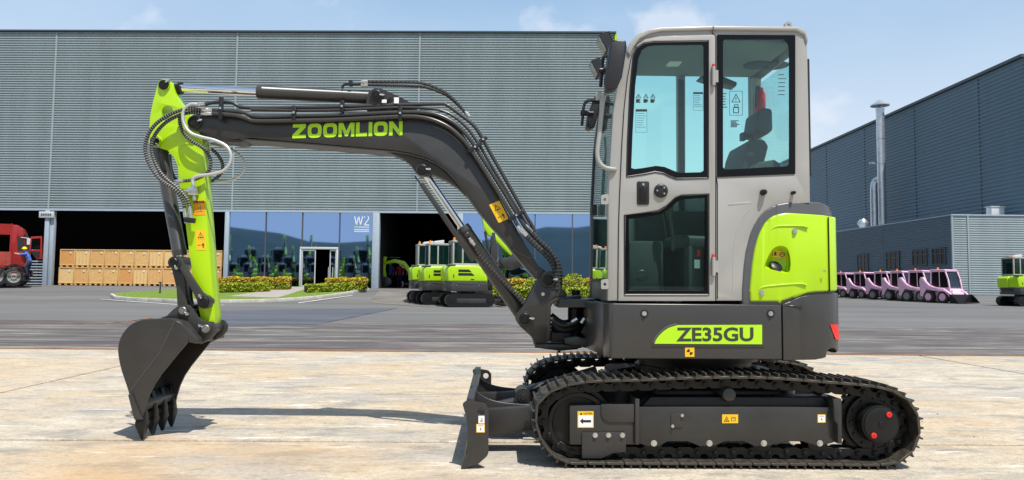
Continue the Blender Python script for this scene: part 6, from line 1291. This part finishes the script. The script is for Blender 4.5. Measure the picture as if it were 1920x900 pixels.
# ---- compact excavators (parked machines share one build)
def make_mini(name, label, pose, limeboom=False):
    root = thing(name, label, 'excavator'); B_ = lambda b, n, m, p=root, **k: b.build(n, m, p, local=True, **k)
    for s in (-1, 1):
        y0 = -.775 if s < 0 else .475; P = []; n = 64; Ls = 1.0; rr = .27
        for k in range(n):
            t = k / n * (4 * (Ls - rr) + 2 * math.pi * rr); a = 2 * (Ls - rr)
            if t < a: p, nr = (-(Ls - rr) + t, 0), (0, -1)
            elif t < a + math.pi * rr: q = -math.pi / 2 + (t - a) / rr; p, nr = ((Ls - rr) + rr * math.cos(q), rr + rr * math.sin(q)), (math.cos(q), math.sin(q))
            elif t < 2 * a + math.pi * rr: p, nr = ((Ls - rr) - (t - a - math.pi * rr), 2 * rr), (0, 1)
            else: q = math.pi / 2 + (t - 2 * a - math.pi * rr) / rr; p, nr = (-(Ls - rr) + rr * math.cos(q), rr + rr * math.sin(q)), (math.cos(q), math.sin(q))
            e = -.022 if k % 2 else 0; P.append((p[0] + nr[0] * e, p[1] + nr[1] * e + .0))
        inner = [(x * .93, .25 + (z - .25) * .80) for x, z in P]
        tr_ = B_(MB().prism(P, y0, y0 + .3), 'crawler_track', 'blacksteel', smooth=False)
        yo = y0 - .012 if s < 0 else y0 + .21
        B_(MB().box(-.55, .62, yo, yo + .1, .15, .34), 'track_frame', 'dark', tr_, bev=.01)
        for x, r2 in ((-.76, .19), (.76, .17)): B_(MB().lathe((x, y0 + (-.012 if s < 0 else .312), .27), (0, -s, 0), [(0, 0), (0, r2 * .5), (.02, r2 * .55), (.02, r2), (.1, r2), (.1, 0)], 20), 'drive_wheel', 'blacksteel', tr_)
    B_(MB().box(-.5, .5, -.47, .47, .2, .5).lathe((0, 0, .48), (0, 0, 1), [(0, .4), (.15, .4)], 20), 'car_body', 'blacksteel')
    plan = fillet([(-.92, -.45), (-.78, -.74), (.70, -.76), (.74, -.5), (.74, .5), (.70, .76), (-.78, .74), (-.92, .45)], .12)
    B_(MB().plan(plan, .62, .99), 'lower_body', 'dark2', bev=.02)
    hp_ = [(-.90, .995), (-.92, 1.50), (-.84, 1.61), (-.7, 1.64), (.18, 1.64), (.38, 1.60), (.54, 1.49), (.64, 1.30), (.68, 1.10), (.685, .995)]
    hd = B_(MB().prism(hp_, -.765, -.05), 'engine_hood', 'lime', bev=.07, seg=4, ang=50); B_(MB().prism([(-.92, .996), (-.94, 1.50), (-.86, 1.60), (-.6, 1.62), (-.6, .996)], -.049, .72), 'rear_hood', 'lime', bev=.05, seg=3, ang=50)
    for z, x1 in ((1.43, .02), (1.29, .14)): B_(MB().prism([(-.50, z - .055), (-.50, z + .05), (x1 - .10, z + .05), (x1, z - .03), (x1, z - .055)], -.769, -.758), 'louvre', 'black', hd)
    B_(MB().box(.0, .14, -.769, -.758, 1.07, 1.11), 'hood_latch', 'black', hd); B_(MB().box(-.70, -.66, -.769, -.758, 1.14, 1.28), 'hood_handle', 'black', hd); B_(MB().box(-.93, -.6, -.77, -.4, 1.612, 1.68), 'vent_cap', 'trim', hd, bev=.02)
    for x in (-.55, .35): B_(MB().lathe((x, -.761, .86), (0, -1, 0), [(0, .02), (.01, .018), (.01, 0)], 10), 'bolt', 'zinc')
    B_(MB().obox((-.6, -.762, .95), (.66, -.764, .88), .01, .012), 'body_crease', 'trim')
    # cab
    fr = MB(); x0, x1, y0, y1, z0, z1 = -.60, .60, -.10, .76, .995, 2.66; t = .07
    fr.box(x0, x1, y0, y1, z0, z0 + .74)
    for (x, y) in ((x0, y0), (x1 - t, y0), (x0, y1 - t), (x1 - t, y1 - t), (-.22, y0)): fr.box(x, x + t, y, y + t, z0 + .741, z1 - .1)
    cb = B_(fr, 'cab', 'grey', bev=.012)
    B_(MB().plan(fillet([(x0 - .02, y0 - .02), (x1 + .02, y0 - .02), (x1 + .02, y1 + .02), (x0 - .02, y1 + .02)], .1), z1 - .099, z1), 'cab_roof', 'grey', cb, bev=.03)
    for (a_, c_) in (((x0 + t, y0 + .01), (-.22, y0 + .02)), ((-.22 + t, y0 + .01), (x1 - t, y0 + .02)), ((x0 + t, y1 - .02), (x1 - t, y1 - .01)), ((x1 - .02, y0 + t), (x1 - .01, y1 - t)), ((x0 + .01, y0 + t), (x0 + .02, y1 - t))):
        B_(MB().box(a_[0], c_[0], a_[1], c_[1], z0 + .742, z1 - .1), 'cab_window', 'minglass', cb)
    B_(MB().prism([(-.45, 1.74), (-.5, 2.3), (-.36, 2.3), (-.28, 1.85), (.1, 1.82), (.1, 1.74)], .15, .55), 'seat', 'seat', cb, bev=.03)
    B_(MB().lathe((-.5, .1, z1), (0, 0, 1), [(0, .06), (.03, .06), (.03, .05), (.11, .045), (.13, 0)], 12), 'beacon', 'orange', cb)
    B_(MB().prism([(-.35, z1 + .003), (-.3, z1 + .1), (.12, z1 + .16), (.12, z1 + .003)], .1, .5), 'roof_unit', 'alu', cb, bev=.02)
    bm = 'lime' if limeboom else 'dark'
    for nm, m_, pts, w in pose:
        if nm == 'rod': continue
        B_(MB().prism(pts, -w, w), nm, m_ if m_ else bm, bev=.015)
    for nm, m_, pts, w in pose:
        if nm == 'rod':
            a_, c_, f_ = pts; a_, c_ = Vector((a_[0], 0, a_[1])), Vector((c_[0], 0, c_[1])); k = a_.lerp(c_, f_); cyl_ = B_(MB().cyl(a_, k, w, n=14), 'hydraulic_cylinder', 'dark'); B_(MB().cyl(k, c_, w * .5, n=12), 'piston_rod', 'chrome', cyl_)
    B_(MB().box(.7, 1.05, -.16, .16, .66, .95), 'swing_post', 'blacksteel', bev=.02)
    bl_ = B_(MB().prism([(1.42, .04), (1.36, .12), (1.34, .3), (1.40, .42), (1.46, .42), (1.42, .2), (1.5, .04)], -.8, .8), 'dozer_blade', 'dark', bev=.008)
    for y in (-.4, .3): B_(MB().box(.5, 1.37, y, y + .1, .2, .31), 'push_arm', 'dark', bl_, bev=.01)
    return root
M['minglass'] = mat('teal_cab_glass', (.004, .022, .021), .05); M['minglass'].node_tree.nodes['Principled BSDF'].inputs['Alpha'].default_value = .6
M['tealglass'] = glassmat('teal_glass', (.10, .34, .32), .25)
FOLD = [('boom', None, [(.86, .80), (1.06, .80), (1.22, 1.5), (1.26, 2.2), (1.14, 3.0), (1.02, 3.02), (.98, 2.3), (.94, 1.6)], .10),
        ('arm', 'lime', [(.60, 3.60), (.70, 3.68), (.80, 3.50), (1.08, 3.06), (1.92, 2.18), (1.82, 2.08), (.98, 2.88), (.86, 2.90), (.70, 3.2)], .08),
        ('bucket', 'dark', [(2.05, 2.24), (1.86, 2.02), (1.45, 1.98), (1.36, 1.78), (1.5, 1.56), (1.9, 1.5), (2.5, 1.74), (2.72, 1.66), (2.5, 1.92), (2.2, 2.0)], .25),
        ('rod', None, [(.8, 3.42), (1.86, 2.42), .62], .05), ('rod', None, [(1.0, 1.0), (1.32, 2.0), .6], .055), ('rod', None, [(.92, 2.2), (.62, 3.62), .6], .05)]
REACH = [('boom', None, [(.86, .8), (1.06, .8), (1.5, 1.45), (2.0, 1.62), (2.75, 1.5), (2.8, 1.66), (2.05, 1.86), (1.4, 1.72), (.9, 1.1)], .10),
         ('arm', 'lime', [(2.58, 1.98), (2.74, 2.04), (2.90, 1.7), (2.92, 1.2), (2.72, .62), (2.56, .64), (2.66, 1.2), (2.62, 1.6)], .08),
         ('bucket', 'dark', [(2.74, .72), (2.48, .70), (2.25, .55), (2.2, .3), (2.5, .04), (3.0, .02), (2.86, .3), (2.84, .58)], .25),
         ('rod', None, [(1.7, 1.95), (2.66, 1.98), .6], .05), ('rod', None, [(1.0, .95), (1.75, 1.5), .6], .05)]
GX = 'parked lime excavators with white cabs'
mini = make_mini('parked_excavator', 'nearest of the three parked lime excavators, right behind the boom cylinder', FOLD); p = Gh(874, 575); mini.location = p; mini.scale = (1.05,) * 3; mini.rotation_euler = (0, 0, R(15)); mini['group'] = GX
LOW = [('boom', None, [(.86, .80), (1.06, .80), (1.5, 1.5), (1.9, 1.95), (2.3, 1.9), (2.3, 2.04), (1.85, 2.14), (1.3, 1.75), (.9, 1.1)], .10),
       ('arm', 'lime', [(2.2, 2.2), (2.32, 2.24), (2.4, 1.9), (2.1, .9), (1.98, .92), (2.16, 1.7)], .08),
       ('bucket', 'dark', [(2.14, .98), (1.9, .95), (1.7, .75), (1.7, .5), (1.9, .3), (2.3, .26), (2.24, .6)], .25), ('rod', None, [(1.0, .95), (1.7, 1.75), .6], .05), ('rod', None, [(1.5, 2.1), (2.24, 2.16), .6], .045)]
mini2 = make_mini('parked_excavator', 'x', LOW)
for (px, py, lab) in ((827, 571, 'middle one of the three parked lime excavators by the open hall'), (806, 567, 'rearmost and leftmost of the three parked lime excavators by the open hall')):
    p = Gh(px, py); o = mini2 if px == 827 else dup(mini2, p, 0)
    o.location = p; o.scale = (1.05,) * 3; o.rotation_euler = (0, 0, R(16 if px == 827 else 13)); o['label'] = lab; o['group'] = GX
p = Gh(1919, 574); dup(mini2, p, R(6), 'lime excavator cut off by the right picture edge', GX)
gm = make_mini('hall_excavator', 'lime excavator inside the dark hall doorway, bucket lowered at its post', REACH, True); u0 = FW(724, 540, 2.2)[0]; q = FO + FD * (u0 + 2.55) + FN * 2.4; gm.location = (q.x, q.y, .61); gm.rotation_euler = (0, 0, math.pi + FR)
for (px, zf_, dep, sh, tr_, hm, lab) in ((732, 0, 4.5, 'blue', 'navy', True, 'worker in blue with yellow helmet in the dark hall, farthest left'), (750, 0, 3.6, 'redcloth', 'navy', False, 'person in red shirt standing in the dark hall'), (757, 0, 4.2, 'navy', 'navy', True, 'worker in dark clothes and yellow helmet right of the red shirt')):
    u0 = FW(px, 500, dep)[0]; q = FO + FD * u0 + FN * dep; person(lab, STAND, (q.x, q.y, .61 + zf_), R(-100), sh, tr_, hm, 1.0, 'people in the dark hall')
# rows behind the photographer, mirrored in the glass: too small there to show parts, so one mesh each
def one_mesh(root, name):
    mats = []; V = []; Fc = []; MI = []
    def walk(o):
        for ch in o.children:
            if ch.type == 'MESH':
                off = len(V); V.extend(tuple(v.co) for v in ch.data.vertices)
                ids = []
                for m_ in ch.data.materials:
                    if m_ not in mats: mats.append(m_)
                    ids.append(mats.index(m_))
                for f in ch.data.polygons: Fc.append([i + off for i in f.vertices]); MI.append(ids[min(f.material_index, len(ids) - 1)])
            walk(ch)
    walk(root); me = bpy.data.meshes.new(name); me.from_pydata(V, [], Fc)
    for m_ in mats: me.materials.append(m_)
    me.polygons.foreach_set('material_index', MI); me.update(); return me
rm = one_mesh(mini, 'mirrored_excavator'); rm2 = one_mesh(gm, 'mirrored_excavator')
for j, (yy, n, x0, st_, sc_, rz) in enumerate(((-13, 15, -49, 2.4, 1.25, 1.15), (-20, 13, -56, 3.3, 1.7, 1.0), (-30, 10, -64, 4.6, 2.3, 1.2), (-15, 4, -14, 4.2, 1.8, 1.5))):
    for k in range(n):
        o = link('mirrored_excavator', rm if (k + j) % 3 else rm2); o.location = (x0 + st_ * k, yy + .5 * math.sin(k * 1.7), 0); o.rotation_euler = (0, 0, rz + .12 * math.sin(k * 2.3)); o.scale = (sc_,) * 3
        tag(o, 'lime excavator of the rows mirrored in the blue glass front', 'excavator', 'excavators mirrored in the glass')

# ---- pink skid-steer loaders
def make_loader(name, label, rimm):
    root = thing(name, label, 'loader', (0, 0, 0)); B_ = lambda b, n, m, p=root, **k: b.build(n, m, p, local=True, **k)
    B_(MB().prism([(-1.02, .30), (-1.06, .95), (-.98, 1.14), (-.4, 1.12), (-.1, .98), (.74, .92), (.90, .70), (.84, .24)], -.50, .50), 'body', 'pink', bev=.03)
    z1 = 2.05; yw = .53
    cb = MB()
    for s in (-1, 1):
        y = s * (yw - .035)
        cb.obox((.80, y, .86), (.70, y, 1.45), .07, .09, up=(0, 1, 0)); cb.obox((.70, y, 1.45), (.50, y, z1 - .05), .07, .08, up=(0, 1, 0)); cb.obox((-.50, y, 1.05), (-.46, y, z1 - .05), .07, .10, up=(0, 1, 0)); cb.obox((.12, y, 1.0), (.10, y, z1 - .05), .06, .05, up=(0, 1, 0)); cb.box(-.5, .55, y - .035, y + .035, z1 - .13, z1 - .05)
    cb.box(.49, .56, -yw + .07, yw - .07, z1 - .13, z1 - .051)
    cab_ = B_(cb, 'cab_frame', 'pink', bev=.012)
    B_(MB().prism([(-.58, z1 - .049), (-.54, z1 + .02), (.44, z1 + .02), (.60, z1 - .049)], -yw - .02, yw + .02), 'cab_roof', 'pink', cab_, bev=.025)
    B_(MB().prism([(.765, .93), (.665, 1.45), (.475, z1 - .13), (.485, z1 - .13), (.675, 1.45), (.775, .93)], -yw + .075, yw - .075), 'windscreen', 'loaderglass', cab_)
    for s in (-1, 1): B_(MB().prism([(-.42, 1.08), (-.40, z1 - .14), (.44, z1 - .14), (.62, 1.45), (.70, 1.0), (-.1, 1.02)], s * yw - .006 - s * .03, s * yw - s * .03), 'side_grille', 'blackmesh', cab_)
    B_(MB().box(-.43, -.40, -.44, .44, 1.18, z1 - .14), 'rear_grille', 'black', cab_); B_(MB().prism([(-.35, 1.0), (-.38, 1.65), (-.25, 1.65), (-.15, 1.2), (.2, 1.15), (.2, 1.0)], -.25, .25), 'seat', 'seat', cab_, bev=.03)
    B_(MB().lathe((-.25, -.2, z1 + .022), (0, 0, 1), [(0, .06), (.03, .06), (.12, .045), (.14, 0)], 12), 'beacon', 'orange', cab_)
    B_(MB().prism([(.845, .24), (.96, .28), (.98, .60), (.91, .70), (.845, .7)], -.46, .46), 'front_plate', 'pink', bev=.012)
    for s in (-1, 1): B_(MB().lathe((.87, s * .4, .80), (1, 0, .1), [(0, .06), (.03, .07), (.05, .05), (.05, 0)], 12), 'head_lamp', 'white')
    for y in (-.76, .62):
        B_(MB().prism([(-1.08, .40), (-1.13, 1.42), (-1.06, 1.58), (-.86, 1.60), (-.70, 1.36), (-.45, 1.12), (-.1, .98), (.55, .90), (1.0, .62), (1.12, .36), (1.0, .30), (.86, .52), (.5, .70), (-.2, .76), (-.60, .86), (-.72, .74), (-.74, .40)], y, y + .14), 'lift_arm', 'pink', bev=.02)
        B_(MB().cyl((-.7, y + .07, .66), (.2, y + .07, .76), .04, n=10), 'lift_cylinder', 'blacksteel')
    for x in (-.50, .50):
        for y in (-.64, .64): wheel(root, x, y, .38, .38, .28, rimm)
    B_(MB().prism([(1.06, .55), (1.08, .06), (1.66, .04), (1.70, .06), (1.16, .10), (1.12, .55)], -.86, .86), 'bucket', 'blacksteel', bev=.004)
    for y in (-.88, .862): B_(MB().prism([(1.06, .56), (1.08, .05), (1.68, .04), (1.46, .3), (1.16, .56)], y, y + .018), 'bucket_side', 'blacksteel')
    return root
M['loaderglass'] = glassmat('loader_glass', (.35, .5, .52), .35)
M['blackmesh'] = glassmat('grille_mesh', (.05, .05, .055), .0, .4)
LG = 'pink skid-steer loaders parked in a row'
ld = [(1771, 567.5, 45.6), (1728, 0, 48.5), (1693, 0, 51.2), (1661, 0, 54.0), (1622, 0, 57.2), (1585, 0, 60.5)]
labs = ['nearest pink skid loader, with pink wheel rims and its bucket in full view', 'second pink skid loader from the right end of the row', 'third pink skid loader from the right end of the row', 'fourth pink skid loader from the right end of the row', 'fifth pink skid loader from the right, second from the excavator tail', 'last pink skid loader, half hidden behind the excavator tail']
l0 = make_loader('skid_loader', labs[0], 'pink'); l1 = make_loader('skid_loader', labs[1], 'rim'); l0['group'] = l1['group'] = LG
for k, (px, _, yy) in enumerate(ld):
    d = ray(px, 565); x = d.x * yy / d.y; hz_ = 0 if yy < 47 else .0; o = l0 if k == 0 else (l1 if k == 1 else dup(l1, (0, 0, 0), 0, labs[k], LG))
    zz = hgt(x, yy); o.location = (x, yy, zz); o.rotation_euler = (0, 0, R(-71 + (0, 4, -3, 3, -4, 2)[k]))
